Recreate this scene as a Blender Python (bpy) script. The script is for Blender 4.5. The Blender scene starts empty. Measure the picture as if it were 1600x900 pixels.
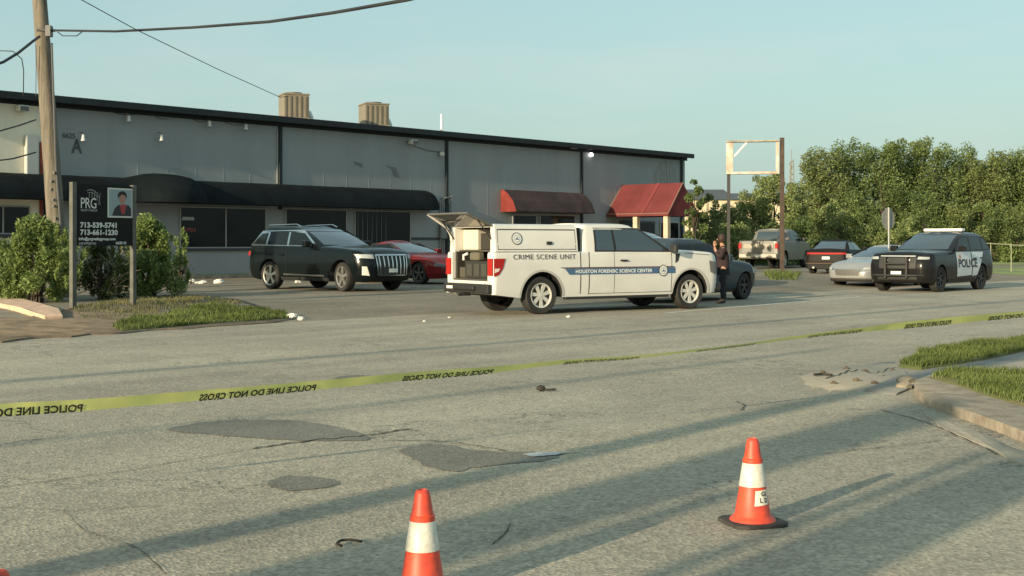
import bpy, bmesh, math, random
import numpy as np
from mathutils import Vector, Matrix
rnd = random.Random(7)
R = math.radians
SC = bpy.context.scene
COL = SC.collection

# ------------------------------------------------------------------ camera
FP, HY, CX, CH = 2000.0, 380.0, 800.0, 1.5      # focal length in photo pixels, horizon row, centre column, eye height
cam = bpy.data.cameras.new('camera'); camo = bpy.data.objects.new('camera', cam); COL.objects.link(camo)
cam.sensor_width = 36; cam.lens = 36*FP/1600; cam.shift_y = -(450-HY)/1600
cam.clip_start = .05; cam.clip_end = 6000
camo.location = (0, 0, CH); camo.rotation_euler = (R(90), 0, 0)
SC.camera = camo

# ------------------------------------------------------------------ light
SUN_A, SUN_E = math.atan(.80), R(13.5)          # shadows run towards (sin A, cos A)
sd = Vector((math.sin(SUN_A)*math.cos(SUN_E), math.cos(SUN_A)*math.cos(SUN_E), -math.sin(SUN_E)))
W = bpy.data.worlds.new('World'); SC.world = W; W.use_nodes = True
wn, wl = W.node_tree.nodes, W.node_tree.links
bg = wn['Background']; bg.inputs[1].default_value = .135
sky = wn.new('ShaderNodeTexSky'); sky.sky_type = 'NISHITA'; sky.sun_disc = False
sky.sun_elevation = SUN_E; sky.sun_rotation = math.atan2(-sd.x, -sd.y) % (2*math.pi)
sky.air_density = 1.2; sky.dust_density = 2.5; sky.ozone_density = 1.6
tc = wn.new('ShaderNodeTexCoord'); mp = wn.new('ShaderNodeMapping'); mp.inputs['Scale'].default_value = (1.2, 1.2, 5.5)
nz = wn.new('ShaderNodeTexNoise'); nz.inputs['Scale'].default_value = 2.2; nz.inputs['Detail'].default_value = 7; nz.inputs['Roughness'].default_value = .55
rp = wn.new('ShaderNodeValToRGB'); rp.color_ramp.elements[0].position = .47; rp.color_ramp.elements[1].position = .85
rp.color_ramp.elements[1].color = (.75, .75, .75, 1)
mx = wn.new('ShaderNodeMix'); mx.data_type = 'RGBA'; mx.inputs[7].default_value = (3.5, 3.9, 3.75, 1)
pale = wn.new('ShaderNodeMix'); pale.data_type = 'RGBA'; pale.inputs[0].default_value = .66; pale.inputs[7].default_value = (2.35, 3.35, 3.55, 1)
tint = wn.new('ShaderNodeMix'); tint.data_type = 'RGBA'; tint.blend_type = 'MULTIPLY'; tint.inputs[0].default_value = 1; tint.inputs[7].default_value = (1.0, 1.12, .98, 1)
wl.new(tc.outputs['Generated'], mp.inputs[0]); wl.new(mp.outputs[0], nz.inputs[0]); wl.new(nz.outputs[0], rp.inputs[0])
wl.new(rp.outputs[0], mx.inputs[0]); wl.new(sky.outputs[0], tint.inputs[6]); wl.new(tint.outputs[2], pale.inputs[6]); wl.new(pale.outputs[2], mx.inputs[6]); wl.new(mx.outputs[2], bg.inputs[0])
sl = bpy.data.lights.new('sun', 'SUN'); so = bpy.data.objects.new('sun', sl); COL.objects.link(so)
sl.energy = 5.0; sl.angle = R(.6); sl.color = (1, .82, .56)
so.rotation_euler = sd.to_track_quat('-Z', 'Y').to_euler(); so.location = (-20, -25, 20)
vs = SC.view_settings; vs.view_transform = 'Standard'; vs.look = 'None'; vs.gamma = 1; vs.use_curve_mapping = False
vs.exposure = .50

# ------------------------------------------------------------------ road frame
RA = math.atan(.9)                                # road and building axis, from +Y towards +X
dv = Vector((math.sin(RA), math.cos(RA))); nv = Vector((-math.cos(RA), math.sin(RA)))
P0 = Vector((-4.72, 23.62))
LOT = .2
def tu(x, y):
    d = Vector((x, y))-P0; return d.dot(dv), d.dot(nv)
def xy(t, u):
    p = P0+dv*t+nv*u; return p.x, p.y
def gz(x, y):
    u = tu(x, y)[1]
    s = min(1, max(0, u/5)); return LOT*s*s*(3-2*s)
def G(px, py):
    z = 0.
    for _ in range(12):
        Y = (CH-z)*FP/(py-HY); X = (px-CX)/FP*Y; z = gz(X, Y)
    return Vector((X, Y, z))
def P(px, py, Y): return Vector(((px-CX)/FP*Y, Y, CH-(py-HY)/FP*Y))

# ------------------------------------------------------------------ materials
MATS = {}
def mat(name, col, rough=.6, metal=0, var=0, vscale=3, vcol=None, bump=0, bscale=40, coat=0, emit=0, trans=0, spec=None, island=0):
    if name in MATS: return MATS[name]
    m = bpy.data.materials.new(name); m.use_nodes = True; n, l = m.node_tree.nodes, m.node_tree.links
    p = n['Principled BSDF']; c = (*col, 1)
    p.inputs['Base Color'].default_value = c; p.inputs['Roughness'].default_value = rough; p.inputs['Metallic'].default_value = metal
    if coat: p.inputs['Coat Weight'].default_value = coat; p.inputs['Coat Roughness'].default_value = .06
    if spec is not None: p.inputs['Specular IOR Level'].default_value = spec
    if emit: p.inputs['Emission Color'].default_value = c; p.inputs['Emission Strength'].default_value = emit
    t = n.new('ShaderNodeTexCoord')
    if var:
        z = n.new('ShaderNodeTexNoise'); z.inputs['Scale'].default_value = vscale; z.inputs['Detail'].default_value = 6; z.inputs['Roughness'].default_value = .6
        l.new(t.outputs['Object'], z.inputs[0])
        r = n.new('ShaderNodeValToRGB'); r.color_ramp.elements[0].position = .35; r.color_ramp.elements[1].position = .68
        a = vcol if vcol else tuple(max(0, v*(1-var)) for v in col)
        b = col if vcol else tuple(min(1, v*(1+var)) for v in col)
        r.color_ramp.elements[0].color = (*a, 1); r.color_ramp.elements[1].color = (*b, 1)
        l.new(z.outputs[0], r.inputs[0]); out = r.outputs[0]
        if island:
            g = n.new('ShaderNodeNewGeometry'); hs = n.new('ShaderNodeHueSaturation')
            mr = n.new('ShaderNodeMapRange'); mr.inputs[3].default_value = 1-island; mr.inputs[4].default_value = 1+island
            l.new(g.outputs['Random Per Island'], mr.inputs[0]); l.new(mr.outputs[0], hs.inputs['Value']); l.new(out, hs.inputs['Color']); out = hs.outputs[0]
        l.new(out, p.inputs['Base Color'])
    if bump:
        z2 = n.new('ShaderNodeTexNoise'); z2.inputs['Scale'].default_value = bscale; z2.inputs['Detail'].default_value = 4
        l.new(t.outputs['Object'], z2.inputs[0])
        b = n.new('ShaderNodeBump'); b.inputs['Strength'].default_value = bump; b.inputs['Distance'].default_value = .02
        l.new(z2.outputs[0], b.inputs['Height']); l.new(b.outputs[0], p.inputs['Normal'])
    if trans:
        tr = n.new('ShaderNodeBsdfTranslucent'); ms = n.new('ShaderNodeMixShader'); ms.inputs[0].default_value = trans
        if var: l.new(out, tr.inputs[0])
        else: tr.inputs[0].default_value = c
        l.new(p.outputs[0], ms.inputs[1]); l.new(tr.outputs[0], ms.inputs[2]); l.new(ms.outputs[0], n['Material Output'].inputs[0])
    MATS[name] = m; return m

def asphalt(name, ca, cb, cc, coarse=1.0):
    """road surface: large worn areas, tyre-polished blotches, fine aggregate and hairline cracks"""
    m = bpy.data.materials.new(name); m.use_nodes = True; n, l = m.node_tree.nodes, m.node_tree.links
    p = n['Principled BSDF']; p.inputs['Roughness'].default_value = .88
    g = n.new('ShaderNodeNewGeometry')
    def noise(s, d=5, r=.6):
        z = n.new('ShaderNodeTexNoise'); z.inputs['Scale'].default_value = s; z.inputs['Detail'].default_value = d; z.inputs['Roughness'].default_value = r
        l.new(g.outputs['Position'], z.inputs[0]); return z
    def ramp(src, a, b, c0, c1):
        r = n.new('ShaderNodeValToRGB'); r.color_ramp.elements[0].position = a; r.color_ramp.elements[1].position = b
        r.color_ramp.elements[0].color = (*c0, 1); r.color_ramp.elements[1].color = (*c1, 1); l.new(src, r.inputs[0]); return r
    def mix(fac, a, b, mode='MIX'):
        x = n.new('ShaderNodeMix'); x.data_type = 'RGBA'; x.blend_type = mode
        if isinstance(fac, float): x.inputs[0].default_value = fac
        else: l.new(fac, x.inputs[0])
        l.new(a, x.inputs[6]); l.new(b, x.inputs[7]); return x.outputs[2]
    big = ramp(noise(.16, 5).outputs[0], .38, .62, ca, cb)
    mid = ramp(noise(1.1, 6, .7).outputs[0], .3, .75, (.84, .84, .84), (1.09, 1.09, 1.08))
    c = mix(1.0, big.outputs[0], mid.outputs[0], 'MULTIPLY')
    # wheel tracks streaked along the road
    mp = n.new('ShaderNodeMapping'); mp.inputs['Rotation'].default_value = (0, 0, -(math.pi/2-RA)); mp.vector_type = 'TEXTURE'
    mp.inputs['Scale'].default_value = (14, .9, 1)
    zz = n.new('ShaderNodeTexNoise'); zz.inputs['Scale'].default_value = .9; zz.inputs['Detail'].default_value = 4
    mp.inputs['Rotation'].default_value = (0, 0, math.pi/2-RA)
    l.new(g.outputs['Position'], mp.inputs[0]); l.new(mp.outputs[0], zz.inputs[0])
    st = ramp(zz.outputs[0], .35, .7, (.80, .80, .82), (1.07, 1.07, 1.05)); c = mix(1.0, c, st.outputs[0], 'MULTIPLY')
    v = n.new('ShaderNodeTexVoronoi'); v.inputs['Scale'].default_value = 46; v.feature = 'F1'; l.new(g.outputs['Position'], v.inputs[0])
    sp = ramp(v.outputs['Color'], .15, .85, tuple([1-.27*coarse]*3), (1+.27*coarse, 1+.26*coarse, 1+.24*coarse)); c = mix(1.0, c, sp.outputs[0], 'MULTIPLY')
    n2 = noise(11, 5, .75); s2 = ramp(n2.outputs[0], .34, .66, tuple([1-.13*coarse]*3), tuple([1+.11*coarse]*3)); c = mix(1.0, c, s2.outputs[0], 'MULTIPLY')
    ck = n.new('ShaderNodeTexVoronoi'); ck.feature = 'DISTANCE_TO_EDGE'; ck.inputs['Scale'].default_value = .42
    wob = n.new('ShaderNodeMix'); wob.data_type = 'VECTOR'; wob.inputs[0].default_value = .12
    nzc = noise(2.3, 5, .7); l.new(g.outputs['Position'], wob.inputs[4]); l.new(nzc.outputs['Color'], wob.inputs[5]); 
    add = n.new('ShaderNodeVectorMath'); add.operation = 'MULTIPLY_ADD'; add.inputs[1].default_value = (1.3, 1.3, 1.3)
    l.new(nzc.outputs['Color'], add.inputs[0]); l.new(g.outputs['Position'], add.inputs[2]); l.new(add.outputs[0], ck.inputs[0])
    cr = ramp(ck.outputs['Distance'], 0, .009, (.0, .0, .0), (1, 1, 1))
    msk = ramp(noise(.35, 3).outputs[0], .5, .6, (1, 1, 1), (0, 0, 0))
    mm = n.new('ShaderNodeMath'); mm.operation = 'MAXIMUM'; l.new(cr.outputs[0], mm.inputs[0]); l.new(msk.outputs[0], mm.inputs[1])
    dk = n.new('ShaderNodeRGB'); dk.outputs[0].default_value = (*cc, 1); c = mix(mm.outputs[0], dk.outputs[0], c)
    l.new(c, p.inputs['Base Color'])
    b = n.new('ShaderNodeBump'); b.inputs['Strength'].default_value = .35*coarse; b.inputs['Distance'].default_value = .012
    l.new(v.outputs['Distance'], b.inputs['Height']); l.new(b.outputs[0], p.inputs['Normal'])
    return m

# ------------------------------------------------------------------ object helpers
def link(name, me, parent=None, loc=None, rz=None):
    o = bpy.data.objects.new(name, me); COL.objects.link(o)
    if parent: o.parent = parent
    if loc is not None: o.location = loc
    if rz is not None: o.rotation_euler = (0, 0, rz)
    return o
def tag(o, label=None, cat=None, group=None, kind=None):
    if label: o['label'] = label
    if cat: o['category'] = cat
    if group: o['group'] = group
    if kind: o['kind'] = kind
    return o
def thing(name, label, cat, loc=(0, 0, 0), rz=0, group=None):
    return tag(link(name, None, None, loc, rz), label, cat, group)
class MB:
    def __init__(s): s.v = []; s.f = []; s.m = []
    def add(s, v, f, mi=0):
        b = len(s.v); s.v += [tuple(q) for q in v]; s.f += [tuple(b+i for i in q) for q in f]; s.m += [mi]*len(f); return s
    def box(s, x0, x1, y0, y1, z0, z1, mi=0, M=None):
        v = [(x, y, z) for z in (z0, z1) for y in (y0, y1) for x in (x0, x1)]
        if M: v = [M @ Vector(q) for q in v]
        return s.add(v, [(0, 2, 3, 1), (4, 5, 7, 6), (0, 1, 5, 4), (2, 6, 7, 3), (0, 4, 6, 2), (1, 3, 7, 5)], mi)
    def tube(s, pts, r, n=8, mi=0, cap=True):
        pts = [Vector(p) for p in pts]; rs = r if isinstance(r, (list, tuple)) else [r]*len(pts)
        V = []; F = []; up = None
        for i, p in enumerate(pts):
            t = (pts[min(i+1, len(pts)-1)]-pts[max(i-1, 0)]).normalized()
            if up is None: up = Vector((0, 0, 1)) if abs(t.z) < .9 else Vector((1, 0, 0))
            a = t.cross(up).normalized(); up = a.cross(t).normalized()
            for k in range(n):
                q = 2*math.pi*k/n; V.append(p+(a*math.cos(q)+up*math.sin(q))*rs[i])
        for i in range(len(pts)-1):
            for k in range(n):
                F.append((i*n+k, i*n+(k+1) % n, (i+1)*n+(k+1) % n, (i+1)*n+k))
        if cap: F.append(tuple(range(n-1, -1, -1))); F.append(tuple((len(pts)-1)*n+k for k in range(n)))
        return s.add(V, F, mi)
    def lathe(s, prof, n=24, axis='z', c=(0, 0, 0), mi=0, closed=False):
        V = []; F = []; k = len(prof)
        for i in range(n):
            q = 2*math.pi*i/n; co, si = math.cos(q), math.sin(q)
            for r, h in prof:
                if axis == 'z': V.append((c[0]+r*co, c[1]+r*si, c[2]+h))
                else: V.append((c[0]+r*co, c[1]+h, c[2]+r*si))
        for i in range(n):
            j = (i+1) % n
            for a in range(k if closed else k-1):
                b = (a+1) % k
                F.append((i*k+a, j*k+a, j*k+b, i*k+b))
        return s.add(V, F, mi)
    def prism(s, poly, z0, z1, mi=0, M=None):
        n = len(poly); v = [(x, y, z0) for x, y in poly]+[(x, y, z1) for x, y in poly]
        if M: v = [M @ Vector(q) for q in v]
        f = [tuple(range(n-1, -1, -1)), tuple(range(n, 2*n))]+[(i, (i+1) % n, n+(i+1) % n, n+i) for i in range(n)]
        return s.add(v, f, mi)
    def grid(s, fn, n, m, mi=0):
        V = [fn(i/n, j/m) for i in range(n+1) for j in range(m+1)]
        F = [(i*(m+1)+j, (i+1)*(m+1)+j, (i+1)*(m+1)+j+1, i*(m+1)+j+1) for i in range(n) for j in range(m)]
        return s.add(V, F, mi)
    def build(s, name, mats, parent=None, smooth=None, loc=None, rz=None, weld=False, normals=True, bevel=0):
        me = bpy.data.meshes.new(name); me.from_pydata(s.v, [], s.f)
        if not isinstance(mats, (list, tuple)): mats = [mats]
        for q in mats: me.materials.append(q)
        me.polygons.foreach_set('material_index', s.m)
        if weld or normals:
            bm = bmesh.new(); bm.from_mesh(me)
            if weld: bmesh.ops.remove_doubles(bm, verts=bm.verts, dist=1e-4)
            if normals: bmesh.ops.recalc_face_normals(bm, faces=bm.faces)
            bm.to_mesh(me); bm.free()
        if smooth is not None:
            me.polygons.foreach_set('use_smooth', [True]*len(me.polygons)); me.set_sharp_from_angle(angle=R(smooth))
        me.update()
        o = link(name, me, parent, loc, rz)
        if bevel:
            b = o.modifiers.new('bevel', 'BEVEL'); b.width = bevel; b.segments = 2; b.limit_method = 'ANGLE'
        return o
def solid_sheet(pts, z0, z1, name, m, **k):
    """closed slab over a ground polygon"""
    mb = MB(); mb.prism(pts, z0, z1); return mb.build(name, m, **k)
_tc = {}
def text_geo(s, size=1, spacing=1, align='LEFT', fat=0, squash=1):
    """outline of a text as flat triangles, lower-left origin; returns verts [(x,y)], faces, width"""
    key = (s, size, spacing, fat, squash)
    if key not in _tc:
        cu = bpy.data.curves.new('t', 'FONT'); cu.body = s; cu.size = size; cu.space_character = spacing; cu.offset = fat; cu.resolution_u = 3
        o = bpy.data.objects.new('t', cu); COL.objects.link(o); bpy.context.view_layer.update()
        me = bpy.data.meshes.new_from_object(o)
        v = [(q.co.x*squash, q.co.y) for q in me.vertices]; f = [tuple(p.vertices) for p in me.polygons]
        bpy.data.objects.remove(o); bpy.data.curves.remove(cu); bpy.data.meshes.remove(me); _tc[key] = (v, f)
    v, f = _tc[key]; xs = [q[0] for q in v]; w = max(xs)-min(xs); x0 = min(xs)
    off = {'LEFT': -x0, 'CENTER': -x0-w/2}[align]
    return [(a+off, b) for a, b in v], f, w

# ------------------------------------------------------------------ setting: ground, road
M_road = asphalt('worn_asphalt', (.335, .298, .228), (.405, .362, .275), (.045, .043, .04), 1.0)
M_lot = asphalt('lot_asphalt', (.205, .175, .128), (.28, .24, .175), (.04, .035, .03), .9)
M_patch = asphalt('patch_asphalt', (.165, .158, .132), (.205, .195, .162), (.03, .03, .03), .8)
M_conc = mat('kerb_concrete', (.36, .31, .24), .9, var=.25, vscale=5, vcol=(.2, .165, .12), bump=.6, bscale=30)
M_walk = mat('walk_concrete', (.22, .215, .19), .9, var=.2, vscale=2, bump=.3, bscale=50)
M_grassbase = mat('turf', (.075, .10, .025), .95, var=.5, vscale=1.2, vcol=(.14, .125, .06), bump=.5, bscale=20)
M_dirt = mat('dirt', (.16, .12, .08), .95, var=.4, vscale=2.5, bump=.5, bscale=18)
M_field = mat('field_grass', (.2, .24, .08), .95, var=.35, vscale=.25, bump=.4, bscale=5)

mb = MB()
us = [-400, -60, -13, -.02, .6, 1.2, 1.8, 2.4, 3, 3.6, 4.2, 5, 9, 25, 60, 150, 900]
ts = [-900, -200, -60, -30, -10, 0, 10, 30, 60, 100, 200, 500, 1500]
def gp(t, u):
    x, y = xy(t, u); return (x, y, gz(x, y) - (.004 if u < 0 else 0))
V = [gp(t, u) for t in ts for u in us]; nu = len(us)
mb.add(V, [(i*nu+j, (i+1)*nu+j, (i+1)*nu+j+1, i*nu+j+1) for i in range(len(ts)-1) for j in range(nu-1)])
tag(mb.build('ground', M_lot, smooth=60), kind='structure')
def sheet(name, t0, t1, u0, u1, dz, m, nt=1, nu_=1, kind='structure'):
    b = MB(); b.grid(lambda a, c: (lambda q: (q[0], q[1], gz(*q)+dz))(xy(t0+(t1-t0)*a, u0+(u1-u0)*c)), nt, nu_)
    return tag(b.build(name, m), kind=kind)
sheet('road', -220, 500, -13, .0, .002, M_road)
sheet('side_street', -60, 40, -70, -13, .002, M_road)
sheet('field', 43, 1400, 1.2, 7, .012, M_field, 1, 8)
sheet('field', 62, 1400, 7, 800, .012, M_field, 1, 1)
sheet('field', 40, 1400, -300, -16, .012, M_field)

# sheets and slabs traced on the ground
def gpts(pp): return [tuple(G(*p)[:2]) for p in pp]
def slab(name, pp, h, m, lab=None, inset=0, base=0):
    pts = gpts(pp); c = sum((Vector(p) for p in pts), Vector((0, 0)))/len(pts); mb = MB()
    z0 = [gz(*p) for p in pts]; n = len(pts)
    v = [(p[0], p[1], z-.05) for p, z in zip(pts, z0)]+[(p[0], p[1], z+h-.02) for p, z in zip(pts, z0)]
    tp = []
    for p, z in zip(pts, z0):
        q = Vector(p)+(c-Vector(p)).normalized()*.03; tp.append((q.x, q.y, z+h))
    v += tp
    f = [(i, (i+1) % n, n+(i+1) % n, n+i) for i in range(n)]+[(n+i, n+(i+1) % n, 2*n+(i+1) % n, 2*n+i) for i in range(n)]+[tuple(range(2*n, 3*n))]
    mb.add(v, f); return tag(mb.build(name, m, smooth=50), kind='structure')
def smoothpoly(pp, k=4):
    n = len(pp); o = []
    for i in range(n):
        a, b, c, d = [Vector(pp[(i+j-1) % n]) for j in range(4)]
        for q in range(k):
            t = q/k
            o.append(tuple(.5*((2*b)+(c-a)*t+(2*a-5*b+4*c-d)*t*t+(3*b-a-3*c+d)*t**3)))
    return o
def jit(pp, a, seed=1):
    r = random.Random(seed); return [(x+r.uniform(-a, a), y+r.uniform(-a, a)*.4) for x, y in pp]
# right-hand corner: kerbed verge, walk and second verge
vergeB = [(1428, 606), (1450, 598), (1500, 590), (1600, 592), (1760, 600), (1760, 790), (1600, 692), (1540, 668), (1490, 650), (1448, 634), (1430, 620)]
slab('kerb', vergeB, .085, M_conc)
vb_in = [(1452, 603), (1500, 594), (1600, 598), (1740, 606), (1740, 720), (1600, 650), (1545, 634), (1500, 617), (1466, 608)]
slab('verge', vb_in, .11, M_grassbase)
slab('pavement', [(1350, 612), (1400, 590), (1440, 580), (1500, 571), (1600, 552), (1760, 530), (1760, 598), (1600, 590), (1500, 589), (1450, 597), (1425, 607), (1400, 618)], .022, M_walk)
vergeA = [(1405, 574), (1440, 557), (1500, 544), (1600, 534), (1700, 524), (1700, 538), (1600, 552), (1540, 565), (1480, 575), (1440, 579)]
slab('verge', vergeA, .05, M_grassbase)
slab('dirt_patch', jit(smoothpoly([(1250, 588), (1330, 572), (1400, 566), (1410, 580), (1440, 590), (1390, 606), (1330, 612), (1270, 606)], 6), 6), .005, mat('sandy_dirt', (.36, .32, .25), .95, var=.25, vscale=9, vcol=(.27, .245, .19), bump=.5, bscale=30))
slab('dirt_patch', jit(smoothpoly([(1440, 640), (1500, 668), (1600, 705), (1700, 740), (1700, 770), (1600, 730), (1540, 700), (1470, 668)], 4), 4), .012, mat('sandy_dirt', (.27, .22, .15)))
# left verge under the sign
slab('dirt_patch', jit(smoothpoly([(-60, 500), (60, 494), (110, 482), (200, 468), (300, 462), (390, 474), (440, 490), (450, 502), (330, 511), (200, 521), (80, 528), (-60, 536)], 4), 4), .03, M_dirt)
vergeL = [(176, 514), (205, 500), (250, 490), (330, 478), (410, 481), (446, 493), (452, 500), (340, 508), (230, 517), (190, 520)]
slab('verge', vergeL, .04, M_grassbase)
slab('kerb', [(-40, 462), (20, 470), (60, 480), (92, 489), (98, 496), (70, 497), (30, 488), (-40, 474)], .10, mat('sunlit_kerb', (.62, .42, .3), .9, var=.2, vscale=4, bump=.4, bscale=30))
# repair patches and crack lines
def psheet(name, pp, m, dz, kind='structure'):
    pts = gpts(pp); mb = MB(); mb.add([(x, y, gz(x, y)+dz) for x, y in pts], [tuple(range(len(pts)))]); return tag(mb.build(name, m), kind=kind)
psheet('asphalt_patch', jit(smoothpoly([(262, 672), (330, 660), (430, 657), (500, 663), (560, 677), (575, 688), (520, 690), (440, 688), (330, 680)], 5), 2), M_patch, .006)
psheet('asphalt_patch', jit(smoothpoly([(625, 705), (680, 695), (760, 706), (870, 712), (845, 722), (760, 728), (700, 738), (655, 722)], 5), 4, 3), M_patch, .006)
psheet('asphalt_patch', jit(smoothpoly([(418, 757), (445, 745), (500, 747), (530, 756), (500, 764), (450, 768)], 5), 2, 4), M_patch, .006)
psheet('asphalt_patch', jit(smoothpoly([(520, 591), (550, 587), (590, 589), (560, 593)], 4), 1, 5), M_patch, .006)
0 and psheet('asphalt_patch', jit(smoothpoly([(1190, 575), (1290, 562), (1320, 566), (1230, 582)], 4), 3, 6), mat('scuffed', (.15, .135, .11), .9, var=.2), .006)
M_crack = mat('crack_tar', (.05, .047, .04), .9)
def crack(pp, w, seed=2, sub=8, wob=2.0):
    r = random.Random(seed); pts = []
    for a, b in zip(pp, pp[1:]):
        for k in range(sub):
            t = k/sub; pts.append((a[0]+(b[0]-a[0])*t+r.uniform(-1, 1), a[1]+(b[1]-a[1])*t+r.uniform(-wob, wob)*.5))
    pts.append(pp[-1]); g = [G(*p) for p in pts]; mb = MB(); V = []
    for i, p in enumerate(g):
        d = (g[min(i+1, len(g)-1)]-g[max(i-1, 0)]); d.z = 0; d.normalize(); q = Vector((-d.y, d.x, 0))*w*r.uniform(.35, 1)*.5
        V += [p+q+Vector((0, 0, .009)), p-q+Vector((0, 0, .009))]
    mb.add(V, [(2*i, 2*i+1, 2*i+3, 2*i+2) for i in range(len(g)-1)]); return tag(mb.build('road_crack', M_crack), kind='structure')
crack([(395, 702), (480, 690), (560, 683), (640, 671)], .035)
crack([(-20, 766), (60, 755), (215, 734), (395, 702)], .012, 3)
crack([(600, 690), (700, 690), (790, 706), (880, 710)], .02, 4)
crack([(1375, 640), (1450, 662), (1520, 692), (1560, 712)], .02, 5)
crack([(770, 852), (790, 835), (798, 820)], .012, 6)
crack([(1240, 716), (1350, 703), (1470, 690)], .01, 8)
crack([(100, 800), (130, 830), (220, 860), (260, 900)], .008, 9)
crack([(0, 795), (110, 800), (250, 792)], .008, 10)
crack([(1290, 592), (1330, 580), (1370, 583), (1400, 575)], .03, 11, wob=5)
crack([(1150, 628), (1165, 634), (1158, 642)], .02, 12)
# painted edge line
mb = MB(); L = [G(x, y) for x, y in [(1040, 489.5), (1110, 483.6), (1200, 476), (1270, 470), (1345, 463.6)]]
V = []
for i, p in enumerate(L):
    V += [p+Vector((nv.x, nv.y, 0))*.06+Vector((0, 0, .006)), p-Vector((nv.x, nv.y, 0))*.06+Vector((0, 0, .006))]
mb.add(V, [(2*i, 2*i+1, 2*i+3, 2*i+2) for i in range(len(L)-1)])
tag(mb.build('painted_line', mat('road_paint', (.72, .72, .68), .8, var=.35, vscale=7, vcol=(.38, .37, .33))), kind='structure')

# ------------------------------------------------------------------ commercial building (local x along the front, y into the building)
q0 = G(330, 435); Q0 = Vector((q0.x, q0.y, LOT))
BR = math.pi/2-RA
BLD = thing('commercial_building', 'long low grey metal-clad commercial building with black trim, one black and two red awnings', 'building', Q0, BR)
def wl_(px, py, out=0):
    """photo pixel -> (t, z) on a plane standing `out` metres in front of the facade"""
    o = Vector((Q0.x, Q0.y))-nv*out; a = (px-CX)/FP
    t = (a*o.y-o.x)/(dv.x-a*dv.y); Y = o.y+dv.y*t
    return t, CH-(py-HY)/FP*Y-LOT
def T(px, out=0): return wl_(px, HY, out)[0]
def Zs(px, py, out=0): return wl_(px, py, out)[1]
H = Zs(437, 189)
T0, T1 = T(-260), T(1070); TA = T(66)
M_wall = mat('grey_cladding', (.25, .272, .283), .62, var=.075, vscale=.5)
M_beige = mat('beige_cladding', (.80, .74, .60), .7, var=.10, vscale=.6)
M_trim = mat('black_trim', (.014, .02, .024), .6, spec=.3, var=.2)
M_dk = mat('dark_trim', (.035, .04, .045), .6)
M_fr = mat('pale_window_frame', (.30, .31, .30), .5)
M_glass = mat('dark_glass', (.008, .010, .010), .1, spec=.22)
M_roof = mat('roof_metal', (.3, .3, .29), .5, var=.15)
def stretch(m, sc, s2):
    N = m.node_tree.nodes; L_ = m.node_tree.links
    for n_ in list(N):
        if n_.type == 'TEX_NOISE' and n_.inputs['Detail'].default_value == 6:
            mpn = N.new('ShaderNodeMapping'); mpn.inputs['Scale'].default_value = sc; lk = n_.inputs[0].links[0]; src = lk.from_socket; L_.remove(lk); L_.new(src, mpn.inputs[0]); L_.new(mpn.outputs[0], n_.inputs[0]); n_.inputs['Scale'].default_value = s2
stretch(M_wall, (1, 1, .22), .8); stretch(M_beige, (1, 1, .25), 1.2)
def cladding(name, t0, t1, m, step=.92):
    """ribbed wall sheet"""
    mb = MB(); prof = [(t0, 0)]; t = t0
    while t+step < t1:
        for dx, dy in ((step-.06, 0), (step-.04, -.004), (step-.02, -.004), (step, 0)): prof.append((t+dx, dy))
        t += step
    prof.append((t1, 0)); V = []
    for a, b in prof: V += [(a, b, 0), (a, b, H)]
    mb.add(V, [(2*i, 2*i+2, 2*i+3, 2*i+1) for i in range(len(prof)-1)])
    return mb.build(name, m, BLD, normals=False)
cladding('wall', TA, T1, M_wall, 1.2)
w = cladding('wall', T0, TA, M_beige, 1.2); w['label'] = 'beige painted wall section at the left end'
mb = MB(); mb.box(T0, T1-.01, .03, 26, 0, H-.02)
mb.build('rear_wall', M_wall, BLD)
mb = MB(); mb.add([(T0-.3, -.35, H+.12), (T1+.25, -.35, H+.12), (T1+.25, 13, H+.75), (T0-.3, 13, H+.75), (T1+.25, 27, H+.1), (T0-.3, 27, H+.1), (T0-.3, -.35, H+.0), (T1+.25, -.35, H+.0), (T1+.25, 27, H), (T0-.3, 27, H)],
  [(0, 1, 2, 3), (3, 2, 4, 5), (6, 7, 1, 0), (7, 8, 4, 2, 1), (9, 6, 0, 3, 5), (8, 9, 5, 4), (6, 9, 8, 7)])
mb.build('roof', M_roof, BLD)
mb = MB(); mb.box(T0-.3, T1+.25, -.47, -.352, H-.1, H+.14); mb.build('gutter', M_trim, BLD, bevel=.02)
mb = MB(); mb.box(T0-.3, T1+.25, -.36, -.02, H-.04, H-.005); mb.box(T0-.3, T1+.2, -.03, -.014, H-.22, H-.045); mb.build('eave_trim', M_trim, BLD)
for px in (75, 437, 697, 908, 1064):
    t = T(px); mb = MB(); wd = .075 if px > 80 else .16
    mb.box(t-wd, t+wd, -.09, -.013, .02 if px not in (437,) else 2.6, H-.22); o = mb.build('downpipe', M_trim, BLD, bevel=.02)
    if px == 437:
        mb = MB(); mb.box(t-.16, t-.125, -.05, -.014, 3.6, H-.4); mb.build('seam_strip', M_fr, BLD)
mb = MB(); t = T(64); mb.box(t-.06, t+.03, -.06, -.013, .3, H-1.4); mb.build('rust_strip', mat('rust_paint', (.3, .06, .03), .8, var=.3), BLD)
# stone base band, horizontal ledge
mb = MB(); mb.box(T(640), T(697)-.12, -.04, -.013, Zs(660, 375), Zs(660, 371)); mb.build('ledge', M_dk, BLD)
mb = MB(); mb.box(TA, T1, -.1, -.014, 0, .16); mb.build('plinth', M_conc, BLD)
mb = MB(); mb.box(T(-60), T(50), -.05, -.013, Zs(30, 372), Zs(30, 366)); mb.build('ledge', M_dk, BLD)
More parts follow.
